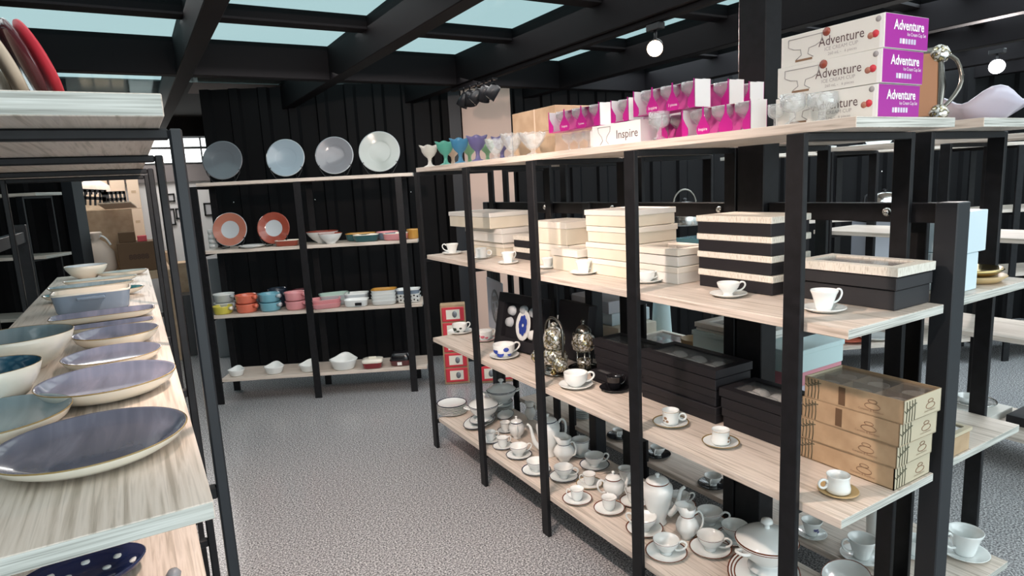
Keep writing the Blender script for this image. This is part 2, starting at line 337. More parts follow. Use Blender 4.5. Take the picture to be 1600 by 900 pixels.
# centre fence between them
fe=thing('steel_fence','low black steel frame with bolted rail between the two teacup racks','frame',(1.972,0,0))
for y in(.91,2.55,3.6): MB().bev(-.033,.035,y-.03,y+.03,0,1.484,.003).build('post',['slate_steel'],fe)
MB().bev(-.02,.02,.94,1.495,1.425,1.482,.002).build('rail',['black_steel'],fe); MB().bev(-.02,.02,1.64,3.57,1.425,1.482,.002).build('rail',['black_steel'],fe)
for y in(1.08,1.72,2.36,2.93):
    e=lathe('bolt',[(0,.012),(.008,.010),(.013,.004),(.015,0)],'silver',fe,10); e.rotation_euler=(0,-PI/2,0); e.location=(-.0205,y,1.455)
# back rack
RB=math.atan2(NB.y,NB.x)
def back(s,d=4.893): return UB*s+NB*d
sE=P(345,630,D=4.893).dot(UB); sM=P(498,622,D=4.893).dot(UB); sR=P(648,612,D=4.893).dot(UB)
o0=back(0); L0=P(336,500,D=4.893).dot(UB)
rack('black rack against the back wall holding colourful oven dishes',(o0.x,o0.y,0),RB,.33,[-sE-.0,-sM,-sR],ZS,-sR-.11,-L0+.02)
# wall racks far right, front at D 4.65
o1=NB*4.65
for i,(a,b,lb) in enumerate(((2.0,4.0,'far wall rack with kettles seen between the teacup rack posts'),(4.02,6.0,'far wall rack behind the tall freestanding post at right'))):
    rack(lb,(o1.x,o1.y,0),RB,.45,[-a-.12,-(a+b)/2,-b+.12],ZS,-b,-a,group=None)
# rack far right
rack('black rack cut by the right edge of the photo',(3.68,0,0),0,.45,[1.1,1.75,2.4],ZS,.95,2.5)
# left rack
lf=thing('shelving_rack','near left black rack whose board carries blue grey plates','shelving',(-.4,0,0))
for y in(1.225,1.93,2.72,3.37):
    for x in(.470,-.05):
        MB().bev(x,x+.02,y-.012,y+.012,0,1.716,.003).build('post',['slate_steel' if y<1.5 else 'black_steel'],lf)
    MB().bev(-.03,.47,y-.012,y+.012,1.698,1.716,.003).build('crossbar',['black_steel'],lf)
    for z in(.12,.62,1.07): MB().bev(-.03,.47,y-.01,y+.01,z-.01,z+.012,.002).build('crossbar',['black_steel'],lf)
for z,y0,y1 in((.175,1.6,4.2),(.675,1.0,4.25),(1.18,.885,4.32)): board(lf,.0,.445,y0,y1,z)
MB().bev(-.05,.458,1.05,3.5,1.7165,1.7485,.0015,0,[0,0,1,0,1,0]).build('shelf_board',WM,lf)
# left neighbours
rack('black rack standing behind the near left rack at the photo edge',(-1.15,0,0),0,.42,[2.3,3.1,4.2],ZS,1.9,4.4)
fl=thing('steel_fence','black steel frame with bolted rail left of the blue plates','frame',(-.56,0,0))
for y in(3.2,4.6): MB().bev(-.03,.03,y-.03,y+.03,0,1.5,.003).build('post',['black_steel'],fl)
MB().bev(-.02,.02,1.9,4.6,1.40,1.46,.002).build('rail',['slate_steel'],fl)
e=lathe('bolt',[(0,.012),(.010,.010),(.014,0)],'silver',fl,10); e.rotation_euler=(0,PI/2,0); e.location=(.0205,3.2,1.43)
o2=NB*5.3; rack('far left wall rack with short bare boards beside the storeroom opening',(o2.x,o2.y,0),RB,.33,[3.58,4.4],ZS,3.46,4.7)
# ---------------------------------------------------------------- crockery builders
def band(b): return {'navy':'navy_band','brown':'brown_band','gold':'gold_band',None:'porcelain'}[b]
CUP={ # outer profile as (r,z) fractions of rim radius, height
 'tea':[(0,0),(.42,0),(.44,.10),(.36,.16),(.62,.34),(.86,.62),(.97,.86)],
 'demi':[(0,0),(.50,0),(.52,.05),(.68,.14),(.80,.32),(.85,.6),(.92,.86)],
 'wide':[(0,0),(.50,0),(.52,.08),(.72,.18),(.92,.42),(.98,.7),(.98,.88)],
 'straight':[(0,0),(.78,0),(.90,.05),(.92,.3),(.90,.6),(.94,.86)],
 'pear':[(0,0),(.86,0),(1.04,.10),(1.05,.3),(.93,.6),(.93,.86)],
 'mug':[(0,0),(.52,0),(.56,.05),(.62,.2),(.74,.5),(.88,.8)]}
CH={'tea':1.18,'demi':1.75,'wide':1.15,'straight':1.65,'pear':1.65,'mug':1.55}
def cup(label,base,r,typ='tea',ang=0,bd=None,m='porcelain',hm=None,cat='cup',decor=None,group=None,name='teacup'):
    H=r*CH[typ]; pr=[(a*r,b*H,0) for a,b in CUP[typ]]
    pr+=[(r*.985,H*.94,0),(r*.992,H*.975,1),(r*.985,H,0),(r*.95,H,0),(r*.93,H*.9,0)]
    inn=[(a*r*.92,max(b*H,.1*H)+.002,0) for a,b in CUP[typ][::-1] if b>.12]; pr+=inn+[(0,.13*H,0)]
    t=thing(name,label,cat,base,ang,group)
    lathe('cup_body',pr,[m,band(bd) if bd in('navy','brown','gold',None) and m=='porcelain' else (bd or m)],t,24)
    k=CUP[typ]; rx=.52*r
    if typ in('straight','pear'):
        pts=arc((r*1.32,0,H*.5),r*.40,r*.40,PI,3*PI-.001,16); tube('handle',pts,r*.12,hm or m,t,8)
    else:
        top=(r*.93,0,H*.84); bot=(r*.62,0,H*.32)
        pts=[top,(r*1.15,0,H*.98),(r*1.42,0,H*.92),(r*1.50,0,H*.72),(r*1.32,0,H*.48),(r*1.0,0,H*.34),bot]; tube('handle',pts,[r*.09,r*.085,r*.08,r*.08,r*.08,r*.08,r*.09],hm or m,t,8)
    if decor:
        for a,zz,s in decor[1]:
            e=lathe('flower_motif',[(0,.001),(s*.7,.0008),(s,0)],[decor[0]],t,7,1,1.3)
            rr=r*1.005
            for i in range(len(k)-1):
                if k[i][1]<=zz<=k[i+1][1]: rr=r*(k[i][0]+(k[i+1][0]-k[i][0])*(zz-k[i][1])/(k[i+1][1]-k[i][1]+1e-6))
            e.location=(rr*math.cos(a),rr*math.sin(a),H*zz); e.rotation_euler=(0,PI/2,a)
    return t
def saucer(label,base,r,bd=None,m='porcelain',group=None,wave=None,mats=None,name='saucer',cat='saucer',h=None):
    h=h or r*.20
    pr=[(0,.001,0),(r*.5,.001,0),(r*.55,0,0),(r*.64,.001,0),(r*.98,h*.86,0),(r,h,1),(r*.985,h+.0012,1),(r*.93,h*.90,1),(r*.90,h*.84,0),(r*.62,h*.42,0),(r*.5,h*.27,0),(0,h*.25,0)]
    o=lathe(name,pr,mats or [m,band(bd) if m=='porcelain' else m],None,32,wave=wave); o.location=base
    tag(o,label,cat,group); return o,h*.25+.0002
def cupset(px,py,z,sw,cw,typ,ang,bd,label,slab=None,m='porcelain',sm=None,decor=None,smats=None,swave=None):
    p=P(px,py,z=z); p.z=z; R=mm(p,sw)/2; r=mm(p,cw)/2
    s,h=saucer(slab or ('saucer holding the '+label),p+Vector((0,0,.0003)),R,bd,sm or m,mats=smats,wave=swave)
    cup(label,p+Vector((0,0,h+.0006)),r,typ,ang,bd,m,decor=decor)
Z0,Z1,Z2,Z3=.2,.705,1.205,1.71
ar=lambda d:math.radians(d)
# bottom board of the teacup rack: navy-banded set (far) and brown-banded set (near)
B0=[(767,689,36,17,'demi',-30,'navy','navy-rimmed coffee cup nearest the second post of the teacup rack'),
(786,699,33,18,'demi',-10,'navy','navy-rimmed coffee cup with saucer beside the low sugar bowl'),
(811,713,41,29,'tea',-10,'navy','navy-rimmed teacup, third along the front row past the second post'),
(838,737,46,30,'tea',-60,'navy','navy-rimmed teacup half hidden by the third post'),
(881,747,46,31,'tea',-50,'navy','navy-rimmed teacup just right of the third post'),
(929,729,47,31,'tea',-20,'navy','navy-rimmed teacup in the back row left of the fourth post'),
(908,711,38,29,'demi',60,'navy','tall navy-rimmed cup behind the squat cream jug'),
(921,758,42,21,'demi',160,'gold','small gold-edged cup behind two brown-rimmed coffee cups'),
(978,752,40,24,'demi',-20,'navy','navy-rimmed cup behind the small sugar pot, left of fourth post'),
(902,782,47,22,'demi',150,'brown','brown-rimmed coffee cup farthest left of its front-row pair'),
(952,797,49,24,'demi',60,'brown','brown-rimmed coffee cup nearest the fourth post'),
(991,786,45,24,'demi',100,'brown','brown-rimmed cup mostly hidden behind the fourth post'),
(1062,792,50,33,'tea',-20,'brown','brown-rimmed teacup behind the tall coffee pot'),
(1109,820,56,39,'tea',-50,'brown','brown-rimmed teacup right of the milk jug in back row'),
(1007,829,58,39,'tea',120,'brown','brown-rimmed teacup just right of the fourth post'),
(1041,866,65,41,'tea',-50,'brown','brown-rimmed teacup at the front edge beside the fourth post'),
(1110,860,65,42,'tea',-60,'brown','brown-rimmed teacup at front between cup and tureen'),
(1148,843,58,41,'tea',-110,'brown','brown-rimmed teacup directly behind the big lidded tureen')]
for a in B0: cupset(a[0],a[1],Z0,a[2],a[3],a[4],ar(a[5]),a[6],a[7])
# small navy cup, plates, tureens, pots
cupset(790,674,Z0,26,17,'demi',ar(-40),'navy','little navy-rimmed cup between oval platters and sugar bowl')
def stack(px,py,z,w,n,label,group,bd='navy',step=.009,r0=None):
    p=P(px,py,z=z); p.z=z; r=mm(p,w)/2
    for i in range(n):
        o,_=saucer('',p+Vector((0,0,.0005+i*step)),r,bd if i==n-1 else None,group=group,name='dinner_plate',cat='plate',h=r*.16)
        o['label']=label+', '+(['lowest','second up','third up','fourth up','fifth up','sixth up','seventh up'][i] if i<n-1 else 'topmost')
stack(707,645,Z0,47,7,'white plate in the low stack at the far end','stacked white plates at the far end')
stack(783,640,Z0,38,6,'white plate in the stack behind the navy-banded tureen','stacked white plates behind the tureen')
def platter(label,px,py,z,w,d,bd,rz=0,dz=0,mats=None):
    p=P(px,py,z=z); p.z=z+dz+.0005; R=mm(p,w)/2
    o=lathe('oval_platter',[(0,.001),(R*.6,.001),(R*.62,0),(R*.97,.016),(R,.019,1),(R*.985,.0205,1),(R*.955,.019,1),(R*.93,.0178,0),(R*.65,.008,0),(0,.007,0)],mats or ['porcelain',band(bd)],None,36,1,d)
    o.location=p; o.rotation_euler.z=rz; tag(o,label,'platter'); return o,p,R
platter('large oval platter under the navy-banded tureen',750,662,Z0,72,.62,'navy',ar(35)); platter('smaller oval platter resting on the large oval platter',754,660,Z0,56,.62,'navy',ar(35),.012)
platter('oval platter with dark rim right of the navy tureen',790,652,Z0,44,.6,'navy',ar(50))
def tureen(label,px,py,z,w,bd,dz=0,s=1,rz=0):
    p=P(px,py,z=z); p.z=z+dz; R=mm(p,w)/2
    t=thing('soup_tureen',label,'tureen',p,rz)
    lathe('bowl',[(0,0),(R*.6,0),(R*.62,R*.06),(R*.42,R*.2),(R*.5,R*.32),(R*.85,R*.62),(R*.98,R*.9),(R,R*.97,0),(R*1.015,R*1.01,1),(R*1.02,R*1.04,0),(R*.95,R*1.04,1),(R*.9,R*.9,0),(R*.4,R*.35),(0,R*.3)],['porcelain',band(bd)],t,36)
    lathe('lid',[(R*.95,R*1.042,1),(R*1.0,R*1.055,1),(R*.985,R*1.075,1),(R*.85,R*1.19,0),(R*.55,R*1.36,0),(R*.2,R*1.45,0),(0,R*1.47,0)],['porcelain',band(bd)],t,36)
    lathe('knob',[(R*.1,R*1.46),(R*.09,R*1.5),(R*.09,R*1.58),(R*.2,R*1.66),(R*.17,R*1.76),(0,R*1.82)],'porcelain',[o for o in t.children if o.name.startswith('lid')][0],20)
    for s_ in(0,1):
        a=s_*PI; q=[(R*.93,-R*.18,R*.85),(R*1.2,-R*.16,R*.93),(R*1.28,0,R*.95),(R*1.2,R*.16,R*.93),(R*.93,R*.18,R*.85)]
        e=tube('handle',q,R*.055,'porcelain',t); e.rotation_euler.z=a
    return t
tureen('navy-banded soup tureen with lid on the oval platters',757,661,Z0,47,'navy',.024,rz=ar(160))
tureen('navy-banded lidded tureen standing behind the front tureen',785,640,Z0,46,'navy',.036,rz=ar(160))
tureen('large brown-banded tureen with pointed lid knob near the fifth post',1197,893,Z0,92,'brown',.016,rz=ar(175))
platter('brown-banded oval platter under the large tureen',1193,900,Z0,142,.75,'brown',ar(30),0,['porcelain','brown_band'])
p_=P(1193,900,z=Z0)
for k_ in(.80,.89): e=tube('brown_ring',[(mm(p_,71)*k_*math.cos(a),mm(p_,71)*k_*.75*math.sin(a),.0172 if k_>.85 else .0135) for a in [2*PI*j/48 for j in range(48)]],.0028,'brown_band',[o_ for o_ in C.objects if o_.get('label')=='brown-banded oval platter under the large tureen'][0],6,True,1)
platter('brown-edged serving plate at the bottom edge beside the fifth post',1322,908,Z0,100,.7,'brown',ar(20))
def pot(label,px,py,z,w,h,bd,ang,kind='tea'):
    p=P(px,py,z=z); p.z=z+.0005; R=mm(p,w)/2; H=mm(p,h)
    t=thing('teapot' if kind!='sugar' else 'sugar_bowl',label,'teapot' if kind!='sugar' else 'sugar bowl',p,ang)
    if kind=='tall': pr=[(0,0),(.55,0),(.58,.03),(.48,.08),(.62,.2),(.88,.45),(1,.65),(.95,.75),(.72,.82)]
    else: pr=[(0,0),(.5,0),(.52,.04),(.48,.08),(.85,.22),(1,.42),(.95,.58),(.7,.70)]
    lathe('pot_body',[(a*R,b*H) for a,b in pr]+[(R*(.74),H*pr[-1][1]+.002,1),(R*.7,H*pr[-1][1]+.003,1),(0,H*pr[-1][1]-.004,0)],['porcelain',band(bd)],t,28)
    zt=pr[-1][1]*H+.0032
    rem=H-zt; lathe('lid',[(R*.74,zt,1),(R*.74,zt+rem*.08,1),(R*.6,zt+rem*.3),(R*.25,zt+rem*.5),(0,zt+rem*.54)],['porcelain',band(bd)],t,24)
    lathe('knob',[(R*.13,zt+rem*.5),(R*.10,zt+rem*.58),(R*.10,zt+rem*.7),(R*.17,zt+rem*.82),(R*.12,zt+rem*.96),(0,zt+rem)],'porcelain',[o for o in t.children if o.name.startswith('lid')][0],16)
    hb=[(R*.85,0,H*.62),(R*1.25,0,H*.72),(R*1.55,0,H*.6),(R*1.5,0,H*.4),(R*1.2,0,H*.25),(R*.85,0,H*.25)] if kind!='tall' else [(R*.85,0,H*.72),(R*1.2,0,H*.82),(R*1.5,0,H*.72),(R*1.5,0,H*.5),(R*1.2,0,H*.34),(R*.8,0,H*.38)]
    tube('handle',hb,R*.10,'porcelain',t)
    if kind=='sugar': e=tube('handle',hb,R*.10,'porcelain',t); e.rotation_euler.z=PI
    else:
        sp=[(-R*.75,0,H*.22),(-R*1.15,0,H*.35),(-R*1.35,0,H*.55),(-R*1.5,0,H*.74),(-R*1.75,0,H*.82)]
        tube('spout',sp,[R*.26,R*.2,R*.14,R*.11,R*.10],'porcelain',t,10)
    return t
pot('small lidded sugar bowl in front of the big teapot spout',808,684,Z0,25,36,'navy',ar(60),'sugar')
pot('large navy-banded teapot half behind the third post',858,711,Z0,38,68,'navy',ar(-15),'tall')
pot('small brown-banded teapot between the coffee cups and fourth post',959,777,Z0,33,44,'brown',ar(160),'tea')
pot('tall brown-banded coffee pot beside the fourth post',1028,816,Z0,48,82,'brown',ar(120),'tall')
def jug(label,px,py,z,w,h,bd,ang):
    p=P(px,py,z=z); p.z=z+.0005; R=mm(p,w)/2; H=mm(p,h); t=thing('milk_jug',label,'jug',p,ang)
    v=lathe('jug_body',[(0,0),(R*.55,0),(R*.5,H*.06),(R*.95,H*.28),(R,H*.42),(R*.8,H*.6),(R*.58,H*.71,0),(R*.60,H*.74,1),(R*.74,H*.98,0),(R*.69,H*.985,0),(R*.5,H*.74),(R*.8,H*.4),(0,H*.1)],['porcelain',band(bd)],t,24)
    for q in v.data.vertices:
        if q.co.z>H*.75 and q.co.x<0: q.co.x*=1.45; q.co.z+=H*.08
    tube('handle',[(R*.55,0,H*.78),(R*1.0,0,H*.9),(R*1.3,0,H*.7),(R*1.2,0,H*.4),(R*.85,0,H*.3)],R*.09,'porcelain',t); return t
jug('squat cream jug with navy band right of the third post',882,719,Z0,34,38,'navy',ar(-70)); jug('white milk jug with brown band right of the coffee pot',1074,840,Z0,36,52,'brown',ar(-50)); jug('small navy-banded jug behind the big teapot spout',829,655,Z0,18,28,'navy',ar(10))
# middle boards of the teacup rack
dk=('dark_flower',[(ar(200),.5,.012),(ar(225),.3,.009),(ar(180),.35,.008),(ar(250),.6,.007)]); blf=('blue_flower',[(ar(200),.55,.014),(ar(228),.35,.016),(ar(262),.72,.012),(ar(285),.3,.01)]); pkf=('pink_flower',[(ar(200),.6,.009),(ar(230),.5,.01),(ar(260),.4,.008)]); gl=('ink_brown',[(ar(225),.5,.006),(ar(240),.3,.005),(ar(212),.3,.004)])
cupset(719,520,Z1,40,24,'wide',ar(0),None,'white teacup with black flowers at the far end of its board',decor=dk)
cupset(757,532,Z1,36,26,'wide',ar(0),None,'pink-tinted flowered teacup beside the grey patterned panel',decor=pkf,smats=['porcelain','pink_glaze'])
cupset(788,558,Z1,47,35,'wide',ar(-10),None,'white teacup with large blue flowers before the black framed set',decor=blf)
cupset(900,604,Z1,54,38,'wide',ar(-35),None,'wide plain white cup in front of the ornate silver servers')
cupset(960,609,Z1,47,25,'demi',ar(-20),None,'glossy black coffee cup left of the fourth post',m='black_glaze')
cupset(1048,663,Z1,56,27,'straight',ar(-40),'gold','white ring-handled cup with thin gold lines right of fourth post',decor=gl)
cupset(1126,694,Z1,57,28,'pear',ar(60),'gold','white waisted cup on a gold-scrolled saucer before low black boxes',decor=gl)
cupset(1309,770,Z1,60,35,'pear',ar(150),None,'white ring-handled cup on a bamboo saucer by the kraft boxes',smats=['bamboo','bamboo'])
T2=[(707,397,32,20,'mug',150,'plain white cup farthest along the upper board'),(752,404,28,19,'straight',-30,'white cup with printed handle by the second post'),(794,412,33,22,'mug',10,'plain white mug cup before the striped black box'),
(856,419,33,20,'mug',-30,'plain white cup right of the third post on upper board'),(912,428,44,26,'mug',-20,'white cup in front of the low cream box'),(1010,441,50,27,'wide',-30,'white scroll-handled cup right of the fourth post'),
(1138,463,57,35,'tea',-30,'white embossed teacup before the black and cream striped boxes'),(1287,486,66,41,'mug',-20,'tall white faceted cup beside the large black gift box')]
for a in T2: cupset(a[0],a[1],Z2,a[2],a[3],a[4],ar(a[5]),None,a[6])
# bottom board of the second rack
lf2=('leaf_ink',[(ar(215),.55,.008),(ar(245),.35,.006)])
for a in [(967,683,38,20,-140,'black and white cup under the black boxes, left of fourth post',1),(1028,712,40,24,-150,'black-lined cup on black saucer just right of fourth post',1),(1114,759,46,27,-150,'black-lined cup nearest the bolted column foot',1),
 (1268,836,45,31,30,'small leaf-printed cup just right of the fifth post',0),(1346,872,62,42,150,'leaf-printed cup between the fifth post and rear legs',0),(1506,866,68,50,160,'leaf-printed curly-handled cup at the board end, lower right',0),(1428,866,50,34,150,'leaf-printed cup seen between rear legs and thick post',0)]:
    p=P(a[0],a[1],z=Z0); cupset(a[0],a[1],Z0,a[2],a[3],'mug' if not a[6] else 'tea',ar(a[4]),None if not a[6] else None,a[5],decor=None if a[6] else lf2,smats=['black_glaze','black_glaze'] if a[6] else None)
p=P(1372,835,z=Z0); R=.04; o=lathe('jar',[(0,0),(R,0),(R*1.05,.02),(R*1.1,.12),(R*.9,.15),(R*.8,.15),(R*.9,.11),(0,.02)],'porcelain',None,24); o.location=p; tag(o,'tall plain white jar behind the leaf-printed cup','jar')
stack(912,652,Z0,30,5,'pale bowl in the stack behind the third and fourth posts','pale saucers stacked on the rear bottom board',None,.012)
# ---------------------------------------------------------------- gift boxes
def gift(label,x0,y0,z0,wx,wy,h,body,lid=None,lh=.028,rz=0,name='gift_box',group=None,window=None,ov=.004):
    """box whose nearest corner (low x, low y) stands at x0,y0; lid is a part"""
    t=thing(name,label,'box',(x0,y0,z0+.0005),rz,group)
    MB().bev(0,wx,0,wy,0,h-((lh+.004 if window else lh*.5) if lid else 0),.002).build('box_body',[body],t)
    if lid:
        m=MB()
        if window:
            b=window; a=ov
            m.box(-a,wx+a,-a,b,h-lh,h); m.box(-a,wx+a,wy-b,wy+a,h-lh,h); m.box(-a,b,b,wy-b,h-lh,h); m.box(wx-b,wx+a,b,wy-b,h-lh,h)
        else: m.bev(-ov,wx+ov,-ov,wy+ov,h-lh,h,.002)
        m.build('lid',[lid],t)
        if window: MB().box(b,wx-b,b,wy-b,h-.006,h-.004).build('window_film',['film'],t)
    return t
def pile(names,x,y,z,wx,wy,h,n,body,lid,lh,label,jit=.008,grp=None):
    for i in range(n):
        lab=label[i] if isinstance(label,list) else label
        gift(lab,x+random.uniform(-jit,jit),y+random.uniform(-jit,jit),z+i*(h+.0012),wx,wy,h,body if isinstance(body,str) else body[i],lid if isinstance(lid,(str,type(None))) else lid[i],lh,random.uniform(-.01,.01),group=grp)
# far cream stack (3) : px 690-785
y0=P(771,399,z=Z2).y
gift('pale grey-green box at the bottom of the farthest gift box stack',1.69,2.95,Z2,.20,.36,.075,'cream_box','lid_cream')
gift('white box second from bottom in the farthest gift box stack',1.67,2.93,Z2+.077,.23,.42,.075,'white_box','white_box')
gift('wide pale box topmost of the farthest gift box stack',1.63,2.98,Z2+.154,.25,.50,.085,'cream_box','white_box',.024)
for i in range(2): gift(['black box with cream lid under its twin behind second post','black box with cream lid topmost beside the farthest stack'][i],1.70,2.62,Z2+i*.062,.19,.24,.06,'black_box','linen',.024)
for i in range(2): gift(['cream carton under its twin right of the third post','cream carton stacked on another right of the third post'][i],1.65-.004*i,2.30+.01*i,Z2+i*.104,.22,.30,.102,'cream_box','lid_cream',.03)
gift('low cream box in front of the two cream cartons',1.60,2.17,Z2,.17,.19,.095,'cream_box','lid_cream',.03,window=.03)
L4=['lowest','second','third','topmost']
for i in range(4): gift('tall stack of cream boxes left of fourth post, '+L4[i]+' box',1.625+[.004,.0,.003,-.004][i],1.86+[0,.006,.002,.004][i],Z2+i*.067,.24,.27,.065,'cream_box','lid_cream' if i<3 else 'white_box',.022)
for i in range(2): gift(['white box under the pale pink-lidded box right of fourth post','pale pink-lidded window box behind the fourth post'][i],1.66,1.65,Z2+i*.064,.19,.24,.062,'white_box','lid_cream',.022,window=.035 if i else None)
for i in range(4): gift('black and cream striped gift box stack, '+['lowest','second','third','topmost'][i]+' box',1.70+[0,.004,-.002,-.010][i],1.285+[0,.008,.004,.0][i],Z2+i*.0625,.19,.30,.061,'black_box','linen',.021)
gift('large black gift box without lid under the windowed one',1.731,.925,Z2,.175,.30,.055,'charcoal_box')
t=gift('large black gift box with textured cream windowed lid',1.722,.918,Z2+.057,.182,.30,.062,'charcoal_box','linen',.024,window=.03)
MB().box(.03,.15,.03,.27,.05,.052).build('lining',['grey_mid'],t)
# black window boxes on the third board
def glassy(t,x0,x1,y0,y1,z,n,r=.022,m='porcelain'):
    for i in range(n):
        for j in range(2):
            e=lathe('packed_bowl',[(0,r*.5),(r*.5,r*.45),(r*.9,r*.2),(r,0)],m,t,12); e.location=(x0+(x1-x0)*(j+.5)/2,y0+(y1-y0)*(i+.5)/n,z)
def blackbox(label,x,y,z,wx,wy,h,cnt=3,mm_='porcelain',win=True):
    b_=min(.03,wx*.2); t=gift(label,x,y,z,wx,wy,h-.0,'black_box','black_box',.03,window=b_ if win else None)
    if win: MB().box(b_,wx-b_,b_,wy-b_,h-.03,h-.028).build('tray',['charcoal_box'],t); glassy(t,.04,wx-.04,.04,wy-.04,h-.0275,cnt,min(.036,(wx-.06)/3.6),mm_)
    return t
blackbox('black box supporting the broad rear window box',1.735,1.905,Z1,.15,.33,.10,0,win=False)
blackbox('broad black window box rear left, showing black dishes',1.73,1.915,Z1+.1015,.16,.33,.075,3,'black_glaze')
blackbox('low black box at the left end, in front of the rear window box',1.68,2.06,Z1,.05,.14,.05,2,'antique_silver')
blackbox('black box at the bottom of the middle black stack',1.704,1.515,Z1,.185,.385,.062,0,win=False)
blackbox('black box second in the middle black stack',1.708,1.518,Z1+.0635,.18,.375,.062,0,win=False)
blackbox('black window box of white glass bowls topmost in middle',1.700,1.512,Z1+.127,.187,.385,.075,3)
blackbox('black box under the near window box left of fifth post',1.715,1.20,Z1,.17,.29,.07,0,win=False)
blackbox('black window box of white dishes just left of fifth post',1.708,1.195,Z1+.0715,.18,.30,.072,3)
# kraft boxes
def kraft(i,label):
    dx=[0,.006,.0,.018][i]; dy=[0,-.002,-.022,-.028][i]; 
    t=thing('kraft_box',label,'box',(1.712+[0,-.004,-.012,-.012][i],.893+[0,-.006,-.014,-.022][i],Z1+.0005+i*.067),[0,.01,-.015,-.012][i])
    wx,wy,h=.185,.295,.066
    m=MB().bev(0,wx,0,wy,0,.004,.001); 
    for a in((0,wx,0,.003),(0,wx,wy-.003,wy),(0,.003,0,wy),(wx-.003,wx,0,wy)): m.box(a[0],a[1],a[2],a[3],0,h,0,[0,0,1,0,0,0])
    m.build('carton',['kraft','kraft_pale'],t)
    if i<3: MB().box(.003,wx-.003,.003,wy-.003,h-.003,h-.001).build('flap',['kraft'],t)
    if i==3:
        MB().box(.003,wx-.003,.003,wy-.003,h-.008,h-.007).build('wrap_film',['film'],t)
        for yy in(.1,.2): MB().box(.003,wx-.003,yy,yy+.003,.004,h-.012).build('divider',['kraft'],t)
        MB().box(wx/2,wx/2+.003,.003,wy-.003,.004,h-.012).build('divider',['kraft'],t)
        for yy in(.05,.15,.25):
            for xx in(.05,.14):
                e=lathe('packed_cup',[(0,.012),(.025,.012),(.03,.045),(.027,.045),(.022,.016),(0,.015)],'card_pale',t,14); e.location=(xx,yy,0)
    # bamboo print and drawn cup on the long face (-x) and the short face (-y)
    n=[]
    for k in range(4):
        y=wy-.012-k*.011; q=tube('bamboo_print',[(-.0004,y,.004),(-.0004,y-.002,.03),(-.0004,y,.062)],.0014,'ink_green',t,4)
        for s_ in(-1,1): tube('bamboo_print',[(-.0004,y,.035+.006*k),(-.0004,y+s_*.009,.042+.004*k)],.0014,'ink_green',t,4)
    for k in range(4):
        x=.012+k*.013; tube('bamboo_print',[(x,-.0004,.004),(x+.002,-.0004,.03),(x,-.0004,.062)],.0014,'ink_green',t,4)
        for s_ in(-1,1): tube('bamboo_print',[(x,-.0004,.03+.006*k),(x+s_*.009,-.0004,.038+.004*k)],.0014,'ink_green',t,4)
    for cx,fn in((.085,lambda a,b:(-.0005,a,b)),(.13,lambda a,b:(a,-.0005,b))):
        s1=1 if cx<.1 else 1
        el=[fn(cx+.022*math.cos(a),.028+.009*math.sin(a)) for a in [2*PI*k/16 for k in range(16)]]; tube('cup_print',el,.0011,'ink_brown',t,4,True)
        el=[fn(cx+.013*math.cos(a),.042+.005*math.sin(a)) for a in [2*PI*k/12 for k in range(12)]]; tube('cup_print',el,.0011,'ink_brown',t,4,True)
    text('Ceramic & Bamboo',.009,'ink_brown',t,facex(-.0006,.125,.012)); text('Ceramic & Bamboo',.007,'ink_brown',t,facey(.10,-.0006,.012))
    if i>1: MB().box(-.0008,0,.165,.185,.006,.06).build('tape',['card_dark'],t)
for i in range(4): kraft(i,'kraft cardboard box with bamboo print, '+['lowest','second','third','open topmost'][i]+' of the stack of four')
# patterned panel, framed black set, ornate silver servers
p=P(765,510,z=Z1)
t=thing('patterned_tray','grey tray with a flower medallion leaning at the far end','tray',(1.812,3.30,Z1+.001),ar(-12))
MB().bev(-.0,.012,-.13,.17,0,.32,.003).build('tray_panel',['grey_box'],t)
for r_,m_ in((.085,'grey_box_dark'),(.07,'grey_box')):
    e=lathe('medallion',[(0,.002+(.09-r_)*.05),(r_,.001),(r_,0)],m_,t,24,1.25,1); e.rotation_euler=(0,-PI/2,0); e.location=(-.001-(.09-r_)*.02,.0,.16)
for k in range(9): 
    a=k*.7; e=lathe('leaf_motif',[(0,.0012),(.017,.001),(.02,0)],'grey_box_dark',t,7); e.rotation_euler=(0,-PI/2,0); e.location=(-.003,.035*math.cos(a)*(1+.4*(k%2)),.16+.05*math.sin(a)*(1+.3*(k%2)))
t=thing('framed_set','black window box with blue leaf plate and white cups, leaning back','box',(1.690,2.665,Z1+.013),0); t.rotation_euler=(0,ar(12),ar(7)); t.scale=(1,1.18,1.08)
m=MB(); 
for a in((0,.05,0,.045,0,.27),(0,.05,.275,.32,0,.27),(0,.05,.045,.275,0,.05),(0,.05,.045,.275,.225,.27),(.03,.05,.045,.275,.05,.225)): m.box(*a)
m.build('frame',['black_box'],t)
for (y,z,r_,m_) in((.235,.185,.026,'greywhite'),(.245,.125,.026,'greywhite'),(.15,.20,.024,'greywhite'),(.08,.195,.027,'greywhite'),(.075,.085,.026,'porcelain')):
    e=lathe('packed_cup',[(0,.02),(r_*.8,.018),(r_,0)],m_,t,16); e.rotation_euler=(0,-PI/2,0); e.location=(.029,y,z)
e=lathe('leaf_plate',[(0,.006),(.04,.006),(.05,.01),(.052,.008),(.04,0)],['porcelain'],t,24,1.5,1); e.rotation_euler=(0,-PI/2,0); e.location=(.022,.135,.125)
for k in range(7):
    e=lathe('blue_petal',[(0,.002),(.012,.0015),(.015,0)],'blue_flower',t,8,1.6,.8); e.rotation_euler=(0,-PI/2,0); a=k*.9; e.location=(.0115,.135+.018*math.cos(a),.125+.03*math.sin(a))
t=thing('leaning_black_box','plain black box leaning behind the framed blue leaf set','box',(1.790,2.40,Z1+.009)); t.rotation_euler=(0,ar(8),0)
